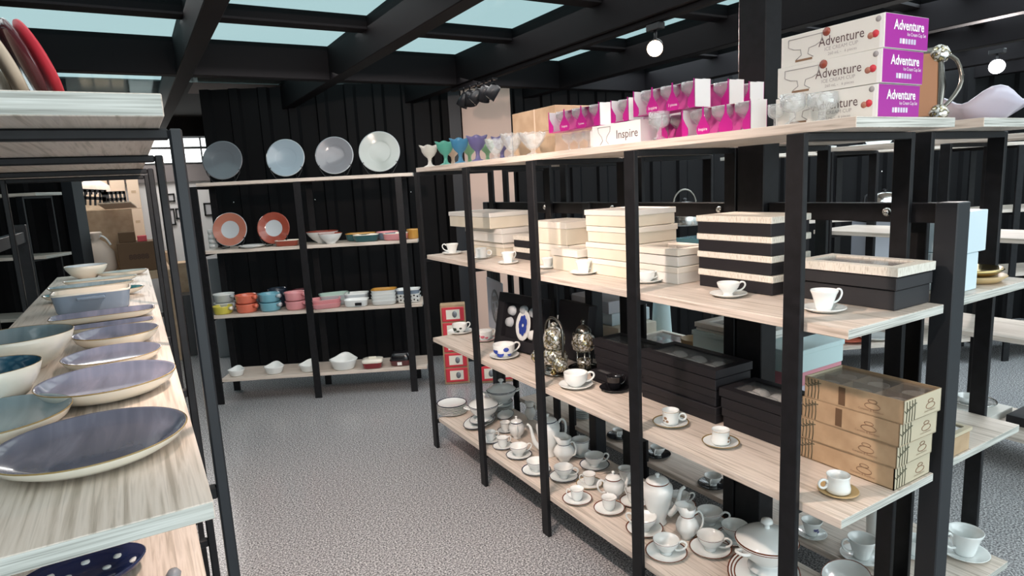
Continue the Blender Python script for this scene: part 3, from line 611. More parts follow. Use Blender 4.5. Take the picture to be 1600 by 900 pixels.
MB().bev(0,.05,0,.25,0,.285,.003).build('box_body',['black_box'],t)
p=P(868,583,z=Z1); t=thing('tiered_server','ornate silver teapot with hooped handle and hanging pots','teapot',p+Vector((0,0,.001))); t.scale=(1.18,)*3
lathe('base',[(0,0),(.055,0),(.06,.006),(.05,.012),(.035,.02),(.04,.03),(0,.03)],'antique_silver',t,20)
lathe('lower_pot',[(0,.03),(.03,.03),(.05,.05),(.052,.07),(.04,.095),(.03,.1),(0,.1)],'ornate',t,24)
lathe('upper_pot',[(0,.1),(.03,.1),(.042,.11),(.044,.15),(.036,.175),(.02,.185),(.012,.19),(.015,.2),(0,.21)],'ornate',t,24)
tube('hoop',[(.0,-.055,.01),(.0,-.058,.12)]+[(0,-.058*math.cos(a),.17+.055*math.sin(a)) for a in [PI*k/10 for k in range(11)]]+[(.0,.058,.12),(.0,.055,.01)],.006,'antique_silver',t,8)
for s_ in(-1,1):
    e=lathe('side_pot',[(0,0),(.018,.002),(.03,.02),(.03,.035),(.018,.052),(.006,.058),(0,.06)],'ornate',t,18); e.location=(-.03,s_*.075,.03)
e=lathe('pendant',[(0,0),(.008,.003),(.012,.012),(.006,.022),(0,.026)],'brass',t,14); e.location=(-.05,-.06,.015)
p=P(913,577,z=Z1); t=thing('samovar','ornate silver samovar with lid on a round dish','samovar',p+Vector((0,0,.001)))
lathe('dish',[(0,0),(.05,0),(.075,.012),(.077,.012),(.05,.004),(0,.004)],'antique_silver',t,28)
for k in range(3):
    a=k*2.1; tube('leg',[(.035*math.cos(a),.035*math.sin(a),.005),(.033*math.cos(a),.033*math.sin(a),.085)],.004,'silver',t,6)
lathe('burner_cup',[(0,.006),(.03,.006),(.034,.05),(.03,.05),(.026,.01),(0,.01)],'ornate',t,20)
lathe('kettle_body',[(0,.085),(.028,.086),(.05,.10),(.058,.13),(.05,.16),(.034,.175),(.034,.182),(0,.182)],'ornate',t,28)
lathe('lid',[(.038,.182),(.036,.195),(.024,.21),(.01,.216),(.006,.225),(.011,.234),(.006,.242),(0,.246)],'antique_silver',t,24)
tube('handle',[(0,.05,.15),(0,.075,.165),(0,.08,.14),(0,.057,.12)],.004,'antique_silver',t,6); tube('handle',[(0,-.05,.15),(0,-.075,.165),(0,-.08,.14),(0,-.057,.12)],.004,'antique_silver',t,6)
o=MB().bev(-.045,.045,-.02,.02,0,.02,.004).build('small_box',['card_pale']); o.location=P(942,560,z=Z1)+Vector((.02,0,.0005)); tag(o,'small cream wooden block beside the samovar dish','block')
# ---------------------------------------------------------------- top of the teacup rack
def goblet(label,px,py,w,h,m,X=1.54,clear=False,wave=(.10,6)):
    p=P(px,py,X=X); p.z=Z3+.0005; R=mm(p,w)/2; H=mm(p,h)
    if not clear: pr=[(0,0),(.66,0),(.62,.04),(.25,.12),(.17,.28),(.22,.42),(.55,.55),(.78,.72),(.84,.86),(1,1),(.96,1),(.78,.86),(.7,.72),(.4,.56),(0,.5)]
    else: pr=[(0,0),(.5,0),(.46,.05),(.16,.12),(.14,.2),(.45,.36),(.75,.6),(.93,.85),(1,1),(.97,1),(.72,.62),(.4,.38),(0,.28)]
    o=lathe('glass_goblet',[(a*R,b*H) for a,b in pr],m,None,36,wave=(wave[0],wave[1],H*.72,H*.28,H*.03)); o.location=p; tag(o,label,'goblet'); return o
goblet('frosted white wavy-rimmed goblet at the far end of the top board',672,258,30,33,'frost_white'); goblet('frosted teal wavy-rimmed goblet beside the white one',697,256,31,36,'frost_teal'); goblet('frosted blue wavy-rimmed goblet in the front row',720,254,32,38,'frost_blue'); goblet('frosted purple wavy-rimmed goblet in the front row',747,250,34,39,'frost_purple')
goblet('frosted peach goblet behind the teal and blue ones',708,252,28,34,'frost_peach',1.68); goblet('frosted green goblet behind the blue one',734,250,28,34,'frost_green',1.68); goblet('frosted pale green goblet behind the purple one',762,246,30,34,'frost_green',1.70); goblet('frosted purple goblet in the back row before pale panel',785,247,34,37,'frost_purple',1.70)
goblet('clear ribbed glass dessert cup next to the purple goblet',775,247,34,31,'clear_glass',1.52,True,(.03,12)); goblet('clear ribbed glass dessert cup, middle of three',801,244,37,36,'clear_glass',1.52,True,(.03,12)); goblet('wide clear glass dessert cup before the cardboard cartons',833,240,44,34,'clear_glass',1.52,True,(.03,12))
for i in range(2):
    t=thing('cardboard_box',['brown cardboard carton on top board under its twin','brown cardboard carton topmost behind the magenta packs'][i],'box',(1.62+.004*i,2.33,Z3+.0005+i*.105)); MB().bev(0,.24,0,.36,0,.104,.002).build('carton',['cardboard'],t); MB().box(-.0006,0,.16,.17,0,.104).build('tape',['card_pale'],t)
def glasspart(t,x,y,z,r,h,name='goblet'):
    e=lathe(name,[(0,0),(r*.6,0),(r*.55,h*.03),(r*.12,h*.1),(r*.12,h*.4),(r*.5,h*.5),(r*.95,h*.7),(r,h*.85),(r*.95,h),(r*.9,h),(r*.9,h*.72),(0,h*.48)],'clear_glass',t,16); e.location=(x,y,z); return e
def pack(label,x,y1,y0,z,h,n=3,letters=None,wx=.07):
    """magenta card sleeve, glasses showing through cut-outs between pointed fronts; faces the aisle (-x)"""
    L=y1-y0; t=thing('glass_pack',label,'packaged glasses',(x,y0,z+.0005))
    MB().box(0,wx,0,L,0,.0015).build('card_base',['magenta'],t)
    MB().box(wx*.55,wx,0,L,h-.0015,h,0,[0,1,1,1,1,1]).build('card_top',['magenta','white_paper'],t)
    MB().box(wx-.0015,wx,0,L,.0015,h-.0015).build('card_back',['magenta_brightened'],t)  # same card, coloured lighter to brighten the shaded inside of the sleeve
    for q in(.0,L-.0015): MB().box(.004,wx-.0015,q,q+.0015,.0015,h-.0015).build('card_side',['white_paper'],t)
    def drop(yc,full):
        hw=L/n*.30; v=[];sh=[(.06,0),(.75,.0),(1,.12),(.95,.3),(.5,.5),(.16,.68),(.1,1)]
        pts=[(-a*hw,b*h) for a,b in sh]+[(a*hw,b*h) for a,b in sh[::-1]]
        pts=[(min(max(a+yc,0),L),b) for a,b in pts]; k=len(pts)
        v=[(-.0012,a,b) for a,b in pts]+[(0,a,b) for a,b in pts]
        f=[tuple(range(k)),tuple(range(2*k-1,k-1,-1))]+[(i,(i+1)%k+0,(i+1)%k+k,i+k)[::-1] for i in range(k)]
        meshobj('card_front',v,f,'magenta',t)
    for k in range(n+1): drop(L*k/n,True)
    for k in range(n): glasspart(t,wx*.5,L*(k+.5)/n,.002,min(L/n,wx)*.46,h-.006)
    if letters:
        for k,(s,sz) in enumerate(letters): text(s,sz,'white_ink',t,facex(-.0016,L*(n-1-k)/n+ (.018 if k<n-1 else .02),h*.16))
    return t
ya,yb=P(858,205,X=1.5).y,P(937,197,X=1.5).y
pack('magenta pack of three stemmed glasses resting on wrapped glasses',1.50,ya,yb,Z3+.078,.082,3,[('Inspire',.014),('3 pieces',.011)])
pack('short magenta glass pack standing on the long white carton',1.50,P(955,196,X=1.5).y,P(985,192,X=1.5).y+.01,Z3+.078,.078,1)
yc,yd=P(990,178,X=1.5).y,P(1085,172,X=1.5).y
pack('magenta three-piece glass pack high in front, above loose goblet',1.50,yc,yd,Z3+.086,.084,3,[('Inspire',.015),('3 pieces',.012)])
pack('magenta glass pack high in the second row near the column',1.63,1.60,1.40,Z3+.086,.084,2)
pack('magenta glass pack high in the third row against the column',1.75,1.60,1.42,Z3+.086,.084,2)
pack('magenta three-piece glass pack on the board left of the boxes',1.50,P(1066,213,X=1.5).y,P(1172,205,X=1.5).y,Z3,.083,3,[('Inspire',.013)])
pack('magenta glass pack lying behind the loose goblet',1.56,P(992,213,X=1.5).y+.02,P(1055,213,X=1.5).y+.03,Z3,.083,2)
pack('magenta glass pack under the third row by the column',1.70,1.58,1.40,Z3,.083,2)
t=thing('glass_carton','long white carton with a drawn goblet under the magenta packs','box',(1.50,yb-.215,Z3+.0005)); MB().bev(0,.20,0,.26,0,.076,.001).build('carton',['white_paper'],t)
text('Inspire',.042,'ink',t,facex(-.0008,.125,.022))
dr=[(-.0006,.225,.068),(-.0006,.222,.05),(-.0006,.205,.034),(-.0006,.20,.02),(-.0006,.215,.006)]; tube('goblet_print',dr,.0012,'ink_grey',t,4); tube('goblet_print',[(a,.39-b-.01,c_) for a,b,c_ in dr],.0012,'ink_grey',t,4); tube('goblet_print',[(-.0006,.225,.068),(-.0006,.155,.068)],.0012,'ink_grey',t,4)
t=thing('wrapped_glasses','clear film wrapped glasses under the farthest magenta pack','packaged glasses',(1.50,yb+.09,Z3+.0005))
MB().bev(0,.09,0,.20,0,.074,.004).build('wrap_film',['film'],t); 
for k in range(3): glasspart(t,.045,.035+.065*k,.003,.028,.066)
t=thing('white_bag','crumpled white paper bag beside the long white carton','bag',(1.515,yb+.03,Z3+.0005)); MB().bev(0,.08,0,.055,0,.07,.008).build('bag_body',['white_paper'],t)
t=thing('yellow_leaflet','yellow folded paper lying behind the magenta packs','paper',(1.66,1.66,Z3+.17)); MB().box(0,.06,0,.1,0,.004).build('sheet',['yellow_paper'],t)
gift('plain white carton supporting the yellow paper',1.60,1.66,Z3,.12,.16,.168,'white_paper')
for lab,px,py,w_,h_,X in(('loose cut-glass goblet standing before the magenta packs',1030,218,32,42,1.475),('clear glass dessert cup in front of the white drawn-cup boxes, left',1238,191,38,46,1.50),('clear glass dessert cup in front of the drawn-cup boxes, right',1284,188,44,44,1.53),('clear glass dessert cup farthest left beside the copper tray',1212,190,24,36,1.56)):
    p=P(px,py,X=X); p.z=Z3+.0005; R=mm(p,w_)/2; H=mm(p,h_)
    o=lathe('dessert_glass',[(0,0),(R*.6,0),(R*.6,H*.05),(R*.25,H*.12),(R*.25,H*.38),(R*.85,H*.5),(R,H*.62),(R,H),(R*.95,H),(R*.93,H*.62),(R*.3,H*.45),(0,H*.42)],'clear_glass',None,24); o.location=p; tag(o,lab,'glass')
for i in range(3):
    t=thing('cup_set_box','white and purple boxed dessert cup set, '+['lowest','middle','topmost'][i]+' of three','box',(1.576+[0,.001,.006][i],.899+[.006,.0,.0][i],Z3+.0005+i*.0805),[0,.01,-.02][i])
    wx,wy,h=.185,.285,.079
    MB().bev(0,wx,0,wy,0,h,.001,0,[0,0,1,0,0,0]).build('carton',['white_box','purple_card'],t)
    MB().box(-.0006,0,.002,.012,0.001,h-.001).build('edge_strip',['white_paper'],t)
    text('Adventure',.034,'ink' ,t,facex(-.0008,.172,.034),xs=.84); text('ICE CREAM CUP',.0125,'ink_grey',t,facex(-.0008,.155,.021)); text('260 mL -   6 pieces',.010,'ink_grey',t,facex(-.0008,.145,.009))
    text('Adventure',.032,'white_ink',t,facey(.036,-.0008,.044),bold=.0007,xs=.93); text('Ice Cream Cup Set',.012,'white_ink',t,facey(.092,-.0008,.031),xs=.88)
    for k in range(6): MB().box(.062+k*.012,.070+k*.012,-.0008,0,.012,.024).build('care_symbol',['white_ink' if k==1 else 'pearl'],t)
    z=lambda b:b*h
    s=[(.262,.86),(.262,.62),(.245,.52),(.225,.48),(.222,.30),(.238,.18)]
    tube('cup_print',[(-.0006,a,z(b)) for a,b in s],.0010,'ink_grey',t,4); tube('cup_print',[(-.0006,.425-a+.0,z(b)) for a,b in s],.0010,'ink_grey',t,4); tube('cup_print',[(-.0006,.262,z(.86)),(-.0006,.163+.0,z(.86))],.0010,'ink_grey',t,4)
    MB().box(-.0008,0,.19,.24,z(.10),z(.17)).build('cup_print',['ink_brown'],t)
    for (yy,zz,r_,m_) in((.022,.45,.009,'red_card'),(.034,.42,.008,'rust'),(.016,.86,.007,'ink_grey')):
        e=lathe('berry_print',[(0,.0008),(r_,.0005),(r_,0)],m_,t,10); e.rotation_euler=(0,-PI/2,0); e.location=(-.0005,yy,z(zz))
    if i: 
        e=lathe('seal',[(0,.0012),(.011,.001),(.011,0)],'brick_glaze',t,12); e.rotation_euler=(0,-PI/2,0); e.location=(-.0008,.150,z(.86))
# copper trays and pearl bowl on the second rack
def handled_tray(label,p,rz,W,H,tilt):
    t=thing('copper_tray',label,'tray',p,rz); t.rotation_euler=(ar(tilt),0,rz)
    MB().bev(-W,W,-.012,.012,.01,H,.01).build('tray_panel',['tan_wood'],t)
    tube('rim',[(-W,0,.01),(W,0,.01),(W*1.05,0,H*.5),(W,0,H),(-W,0,H),(-W*1.05,0,H*.5)],.014,'antique_silver',t,8,True)
    tube('handle',[(W,0,H*.15),(W*1.28,0,H*.3),(W*1.5,0,H*.55),(W*1.38,0,H*.85),(W*1.02,0,H*.98)],.006,'antique_silver',t,8)
    for zz in(.12,.95):
        e=lathe('ornament',[(0,-.03),(.02,-.02),(.03,0),(.02,.02),(0,.03)],'ornate',t,14); e.location=(W,0,H*zz)
    return t
handled_tray('copper-toned tray with silver scroll handle behind the boxed cup sets',Vector((2.0,1.10,Z3+.002)),ar(-50),.115,.205,-6)
handled_tray('second copper tray peeping out either side of the black column',Vector((2.20,1.58,Z3+.002)),ar(-15),.10,.20,-8)
p=Vector((2.36,1.02,Z3+.001)); o=lathe('pearl_bowl',[(0,0),(.05,0),(.06,.008),(.12,.05),(.15,.075),(.146,.078),(.11,.052),(.05,.012),(0,.01)],'pearl',None,48,wave=(.08,5,.03,.045,.022)); o.location=p; tag(o,'large pearly white wavy bowl at the right end of the top','bowl')
# ---------------------------------------------------------------- second rack contents
gift('pale blue carton under its twin behind the thick end post',2.09,.935,Z2,.11,.16,.115,'bluewhite'); t=gift('pale blue carton on top behind the thick end post',2.10,.93,Z2+.117,.13,.18,.125,'bluewhite')
for i in range(2):
    p=P(1552,452-14*i,z=Z2+.03*i); o=lathe('wooden_bowl',[(0,0),(.06,0),(.085,.02),(.08,.024),(.05,.008),(0,.008)],'bamboo' if i==0 else 'brass',None,28,1.1,.9); o.location=(2.335,.99+.01*i,Z2+.001+i*.021); tag(o,['shallow golden wooden dish on the board end under another','upper shallow golden dish beside the pale blue cartons'][i],'dish')
gift('small kraft carton with film top behind the thick post',2.050,.905,Z1,.105,.12,.074,'kraft','kraft_pale',.01,window=.012)
o=lathe('metal_tin',[(0,0),(.032,0),(.034,.004),(.034,.05),(.03,.054),(0,.056)],'silver',None,24); o.location=(2.12,1.13,Z1+.001); tag(o,'round silver tin behind the small kraft carton','tin')
t=gift('white tray box with chain-edged glass dish on the far lower board',3.78,1.50,Z0,.26,.30,.04,'white_box')
e=lathe('glass_dish',[(0,.041),(.06,.041),(.12,.065),(.117,.068),(.06,.047),(0,.045)],'clear_glass',t,28); e.location=(.13,.15,0)
tube('chain_trim',[(.13+.118*math.cos(a),.15+.118*math.sin(a),.068) for a in [2*PI*k/40 for k in range(40)]],.004,'silver',t,6,True)
e=lathe('inner_dish',[(0,.045),(.03,.045),(.04,.07),(.037,.07),(.027,.05),(0,.05)],'porcelain',t,20); e.location=(.12,.16,0); e.scale=(1.5,1.5,1.3)
t=gift('flat black case with white label at the right edge',3.86,1.22,Z0,.22,.24,.05,'black_box'); MB().box(.02,.20,-.0008,0,.012,.040).build('paper_label',['white_paper'],t); text('COLOR 6',.022,'ink',t,facey(.06,-.0012,.017))
# seen through the teacup rack, third board level of the second rack
for i in range(4): gift('grey carton stack behind the samovar, '+L4[i]+' carton',2.045+[0,.012,.02,0][i],2.52+[-.05,-.06,.0,.0][i],Z1+i*.066,.26,.35,.0645,['cream_box','cream_box','bluewhite','grey_light'][i],None)
t=gift('pale tray box holding wrapped glassware right of fourth post',2.06,2.18,Z1,.30,.28,.075,'pink_card','lid_cream',.03,window=.02); glassy(t,.03,.27,.03,.27,.05,3,.03,'greywhite')
o=lathe('basket',[(0,0),(.05,0),(.06,.01),(.065,.05),(.06,.05),(.05,.01),(0,.01)],'rope_gold',None,26,wave=(.03,26,.0,.01)); o.location=(2.22,2.10,Z1+.072); tag(o,'small gold rope basket behind the black window boxes','basket')
t=gift('silver foil pack supporting the rope basket',2.12,2.02,Z1,.2,.14,.07,'antique_silver')
o=lathe('patterned_vase',[(0,0),(.045,0),(.055,.04),(.045,.2),(.03,.26),(.025,.26),(.04,.2),(0,.01)],'aqua_card',None,24); o.location=(2.42,2.53,Z1+.001); tag(o,'pale aqua patterned vase right of the fourth post','vase')
for i,(m_,l) in enumerate((('aqua_card','pale aqua gift box topmost behind the column foot'),)):
    gift('pale lilac gift box lowest behind the column foot',2.09,1.48,Z1,.30,.50,.06,'pearl'); gift('pink gift box in the middle behind the column foot',2.09,1.475,Z1+.061,.30,.50,.055,'pink_card'); gift(l,2.08,1.47,Z1+.117,.31,.51,.09,'aqua_card','aqua_card',.02)
    gift('pale framed window box lying over the aqua gift box',2.09,1.64,Z1+.208,.28,.33,.035,'white_box','white_box',.02,window=.04)
# second board level of second rack, behind cream stacks
gift('teal-green gift box glimpsed between cream and striped stacks',2.10,1.80,Z2,.2,.3,.11,'blue_glaze'); gift('pink-brown gift box glimpsed left of the teal one',2.12,2.12,Z2,.15,.16,.08,'pink_card')
o=lathe('olive_candle',[(0,0),(.04,0),(.04,.12),(.03,.125),(0,.125)],'yellow_glaze',None,20); o.location=(2.14,2.62,Z2+.001); tag(o,'olive yellow canister behind the tall cream stack','canister')
o=lathe('red_flower_pot',[(0,0),(.03,0),(.04,.05),(.02,.09),(.03,.12),(0,.13)],'ornate',None,20); o.location=(2.14,2.86,Z2+.001); tag(o,'silver and red ornament left of the olive canister','ornament')
def kettle(label,p,r,bail=True,m='silver'):
    t=thing('kettle',label,'kettle',p); lathe('kettle_body',[(0,0),(r*.95,0),(r,.01),(r*.92,r*.7),(r*.7,r*1.25),(r*.4,r*1.4),(0,r*1.42)],m,t,24)
    lathe('knob',[(r*.12,r*1.4),(r*.18,r*1.55),(0,r*1.62)],'plastic_black',t,12)
    tube('spout',[(r*.8,0,r*.5),(r*1.25,0,r*.9),(r*1.4,0,r*1.15)],[r*.2,r*.14,r*.1],m,t,8)
    if bail: tube('bail_handle',[(-r*.7*math.cos(a),0,r*1.15+r*.95*math.sin(a)) for a in [PI*k/12 for k in range(13)]],.008,'antique_silver',t,6)
    else: tube('side_handle',[(-r*.75,0,r*1.2),(-r*1.3,0,r*1.2),(-r*1.35,0,r*.6),(-r*.9,0,r*.4)],.009,'plastic_black',t,6)
    t.rotation_euler.z=-.48; return t
def far(px,py,z,d=4.85):
    s=P(px,py,D=d).dot(UB); q=UB*s+NB*d; q.z=z+.001; return q
for px,py,z,r,bl,l in((1070,350,Z2,.13,True,'polished kettle with hoop handle between cream and striped stacks'),(1150,350,Z2,.10,True,'kettle with thin hoop handle behind the striped boxes'),(1275,350,Z2,.07,False,'small silver pot just right of the fifth post'),(1380,345,Z2,.12,False,'tall silver coffee kettle left of the bolted rear post')):
    kettle(l,far(px,py,z,4.85 if bl else 4.97),r,bl)
for px,w_,h_,l in((1318,.05,.07,'small silver pot at the left of the far right-hand shelf'),(1347,.09,.06,'low silver casserole beside the far small pot')):
    p=far(px,345,Z2-.0); 
    p.z=Z2+.001; o=lathe('metal_pot',[(0,0),(w_*.95,0),(w_,.01),(w_,h_),(w_*.95,h_),(w_*.9,.012),(0,.01)],'silver',None,24); o.location=p; tag(o,l,'pot')
for px,z,r,l in((1262,Z3,.20,'peach-lit plate on the far top shelf behind the fifth post'),(1368,Z3,.19,'white plate on the far top shelf under a green cup')):
    o,_=saucer(l,far(px,245,z,4.85),r,None,name='dinner_plate',cat='plate',h=.035)
q=far(1372,240,Z3,4.85); q.z+=.02; cup('green and white patterned bowl on the far top shelf plate',q,.11,'wide',1.0,'gold',name='bowl',cat='bowl')
for px,z,m_,r,l in((1365,Z0,'porcelain',.14,'white plate on the far bottom shelf left of the legs'),(1325,Z0,'orange_glaze',.16,'orange plate on the far bottom shelf'),(1262,Z0,'porcelain',.15,'white plate with grey rim on the far bottom shelf left')):
    o,_=saucer(l,far(px,540,z,4.85),r,None,m_,name='dinner_plate',cat='plate',h=.03)
gift('tall pale grey carton on the far shelf behind the black gift box',5.15,2.95,Z1,.3,.3,.44,'grey_box',rz=RB-PI/2)
p=P(1548,660,z=Z1)
# ---------------------------------------------------------------- back rack contents
def bk(px,py,z,d): return far(px,py,z,d)
def plate_stand(label,px,py,w,mats,z,d=5.04):
    c_=P(px,py,D=d); R=mm(c_,w)/2; base=UB*c_.dot(UB)+NB*d; base.z=z+.0005
    t=thing('display_plate',label,'plate',base,-.477)
    e=lathe('plate',[(0,.0,1),(R*.6,.0,1),(R*.97,.012,1),(R,.016,1),(R*.97,.019,2),(R*.93,.017,1),(R*.62,.010,1),(R*.52,.006,1),(R*.50,.005,0),(0,.005,0)],mats,t,48)
    H=R+.012; e.rotation_euler=(ar(78),0,0); e.location=(0,.0,H)
    st=thing('plate_stand','black wire stand holding the '+label,'stand',base,-.477)
    for s_ in(-1,1):
        a=ar(55); x=s_*R*math.sin(a); z_=H-R*math.cos(a)
        tube('wire_arm',[(s_*R*.35,.06,.003),(s_*R*.45,-.035,.003),(s_*R*.6,-.03,.012),(x*.98,-.028,z_-.012),(x*1.02,-.034,z_+.012),(x*.94,-.036,z_+.014)],.0035,'plastic_black',st,6)
        tube('wire_back',[(s_*R*.35,.06,.003),(s_*R*.25,.05,H*.9)],.0035,'plastic_black',st,6)
    return t
plate_stand('dark grey display plate at the left of the top shelf',349,251,61,['grey_dark','grey_dark','grey_mid'],Z3); plate_stand('pale blue-grey display plate, second from left',447,247,59,['pale_blue','pale_blue','greywhite'],Z3); plate_stand('mid grey display plate, third from left',523,242,59,['grey_mid','grey_mid','greywhite'],Z3); plate_stand('silvery green display plate at the right of the top shelf',593,235,64,['silvergrey','silvergrey','greywhite'],Z3)
plate_stand('pinkish brown bordered plate with grey centre, left',360,358,53,['greywhite','rust','greywhite'],Z2); plate_stand('deep brick bordered plate with white centre',428,354,50,['greywhite','brick_glaze','brick_glaze'],Z2)
def dish(label,px,z,d,R,H,mats,sq=2,ay=1,kind='bowl',rz=0,name='oven_dish',cat='dish',dz=0,group=None,handle=None,py=480):
    p=bk(px,py,z,d); p.z+=dz; t=thing(name,label,cat,p,-.477+rz,group)
    pr=[(0,0,0),(R*.78,0,0),(R*.9,H*.15,0),(R*.96,H*.9,0),(R*1.0,H,1),(R*.95,H,1),(R*.88,H*.9,1),(R*.8,H*.15,1),(0,H*.12,1)]
    if kind=='foot': pr=[(0,0,0),(R*.4,0,0),(R*.38,H*.08,0),(R*.62,H*.3,0),(R*.86,H*.66,0),(R*.99,H*.97,0),(R,H,1),(R*.97,H,1),(R*.8,H*.62,1),(R*.5,H*.25,1),(0,H*.15,1)]
    lathe('dish_body',pr,mats,t,32,1,ay,sq)
    if handle: 
        e=tube('handle',[(R*.9,0,H*.7),(R*1.2,0,H*.75),(R*1.36,0,H*.76)],[R*.16,R*.17,R*.2],mats[0] if handle is True else handle,t,10); e.rotation_euler.z=ar(-30)
    return t
dish('wide white bowl with red-brown inside',505,Z2,5.10,.125,.09,['porcelain','brick_glaze'],kind='foot',name='serving_bowl',cat='bowl',py=378); dish('smaller white bowl with brown rim in front',517,Z2,4.965,.092,.08,['porcelain','brick_glaze'],kind='foot',name='serving_bowl',cat='bowl',py=378)
dish('dark teal oval dish with amber inside, rear',565,Z2,5.1,.12,.06,['teal_glaze','amber_glaze'],4,.6,py=378); dish('dark teal oval dish with cream rim, front',573,Z2,4.98,.10,.055,['teal_glaze','cream_glaze'],4,.6,py=378); dish('blue-grey flower-shaped dish behind the pink one',606,Z2,5.1,.09,.06,['greyblue_glaze','pink_glaze'],py=376); dish('pink lobed dish near the right post',619,Z2,4.98,.10,.055,['pink_glaze','cream_glaze'],3,.8,py=376); dish('small yellow pot right of the right post',646,Z2,5.0,.05,.075,['amber_glaze','amber_glaze'],py=374)
t=dish('brick red rectangular dish with white lid slab, left of middle post',450,Z2,4.98,.09,.045,['brick_glaze','cream_glaze'],6,.6,py=384)
o,_=saucer('flat white plate lying between the two bordered plates',bk(394,386,Z2,4.98),.10,None,name='dinner_plate',cat='plate',h=.02)
dish('yellow handled ramekin at the left end',348,Z1,4.99,.076,.062,['yellow_glaze','yellow_glaze'],handle='cream_glaze',name='ramekin'); 
for i in range(2): dish(['white ramekin under its twin behind the yellow one','white ramekin topmost behind the yellow one'][i],352,Z1,5.12,.082,.068,['greywhite','porcelain'],dz=.069*i,handle='greywhite',name='ramekin')
for i in range(2): dish(['coral handled ramekin under its twin','coral handled ramekin stacked on its twin'][i],386,Z1,5.0,.083,.068,['orange_glaze','orange_glaze'],dz=.069*i,handle=True,name='ramekin')
for i in range(2): dish(['sky blue ramekin under its twin','sky blue ramekin stacked on its twin'][i],423,Z1,5.0,.083,.068,['blue_glaze','blue_glaze'],dz=.069*i,handle='greywhite',name='ramekin')
for i in range(2): dish(['pink ramekin under its twin left of middle post','pink ramekin topmost left of middle post'][i],463,Z1,5.0,.083,.068,['pink_glaze','pink_glaze'],dz=.069*i,handle=True,name='ramekin')
dish('dark grey ramekin behind the coral stack',400,Z1,5.15,.07,.11,['grey_dark','grey_mid'],handle='greywhite',name='ramekin'); dish('dark navy ramekin behind the sky blue stack',436,Z1,5.15,.075,.15,['dark_navy','dark_navy'],handle='greywhite',name='ramekin'); dish('dark maroon ramekin behind the pink stack',472,Z1,5.15,.07,.13,['maroon_glaze','maroon_glaze'],handle=True,name='ramekin')
for i in range(2): dish(['pink square dish under its twin','pink square dish stacked on its twin'][i],510,Z1,4.99,.115,.042,['pink_glaze','pink_glaze'],6,.8,rz=.3,dz=.03*i)
for i in range(2): dish(['mint green square dish under its twin, behind pink ones','mint green square dish topmost, behind pink ones'][i],524,Z1,5.12,.12,.05,['greywhite','mint_glaze'],6,.8,rz=.3,dz=.035*i)
t=dish('white dish with a black label, right of the pink squares',558,Z1,4.97,.095,.055,['porcelain','porcelain'],5,.7); MB().box(-.0,.05,-.076,-.070,.014,.036).build('black_label',['black_glaze'],t)
dish('white speckled dish behind the black-labelled one',559,Z1,5.1,.095,.085,['greywhite','porcelain'],5,.7)
for i in range(4): dish('white square dish stack near the right post, '+['lowest','second','third','topmost amber-lined'][i],602,Z1,4.99,.10,.036,['porcelain','amber_glaze' if i==3 else 'porcelain'],5,.8,dz=.028*i)
for i in range(3):
    t=dish('dotted white dish stack beside the right post, '+['lowest','middle','blue-grey topmost'][i],640,Z1,5.02,.095,.040,['porcelain' if i<2 else 'greyblue_glaze','porcelain'],5,.8,dz=.032*i)
    if i<2:
        for k in range(7):
            e=lathe('dot',[(0,.001),(.007,.001),(.007,0)],'black_glaze',t,8); e.rotation_euler=(PI/2,0,0); e.location=(-.08+k*.026,-.0782,.02+.008*(k%2))
def gratin(label,px,R,H,py):
    p=bk(px,py,Z0,4.99); t=thing('gratin_dish',label,'dish',p,-.477)
    e=lathe('dish_body',[(0,0),(R*.7,0),(R*.8,H*.1),(R*.96,H*.85),(R*1.03,H),(R*.96,H),(R*.88,H*.8),(R*.75,H*.15),(0,H*.12)],'porcelain',t,48,1,.85,wave=(.05,4,H*.3,H*.7,0))
    for v_ in e.data.vertices:
        a=math.atan2(v_.co.y,v_.co.x); f_=max(0,math.cos(a-PI/2))**3
        if v_.co.z>H*.7: v_.co.z+=H*.38*f_; v_.co.y+=R*.06*f_
    return t
gratin('smallest white lobed dish at the left end of bottom shelf',370,.062,.05,587); gratin('white lobed dish, second from left on the bottom shelf',429,.075,.058,582); gratin('white lobed dish beside the middle post',484,.078,.058,580); gratin('largest white lobed dish right of the middle post',538,.105,.08,577)
t=dish('dark red dish with a cream lid',583,Z0,4.97,.08,.045,['red_glaze','red_glaze'],5,.75,py=572); lathe('lid',[(.079,.046),(.083,.05),(.08,.07),(.06,.076),(0,.077)],'cream_glaze',t,32,1,.75,5); MB().bev(-.03,.03,-.008,.008,.077,.088,.003).build('knob',['cream_glaze'],t)
t=dish('maroon dish with a white price label by the right post',628,Z0,5.0,.09,.045,['maroon_glaze','maroon_glaze'],5,.7,py=573); MB().box(-.025,.01,-.0665,-.062,.012,.036).build('price_label',['white_paper'],t)
lathe('lid',[(.085,.046),(.088,.052),(.07,.10),(.06,.105),(0,.106)],'black_glaze',t,32,1,.7,5)
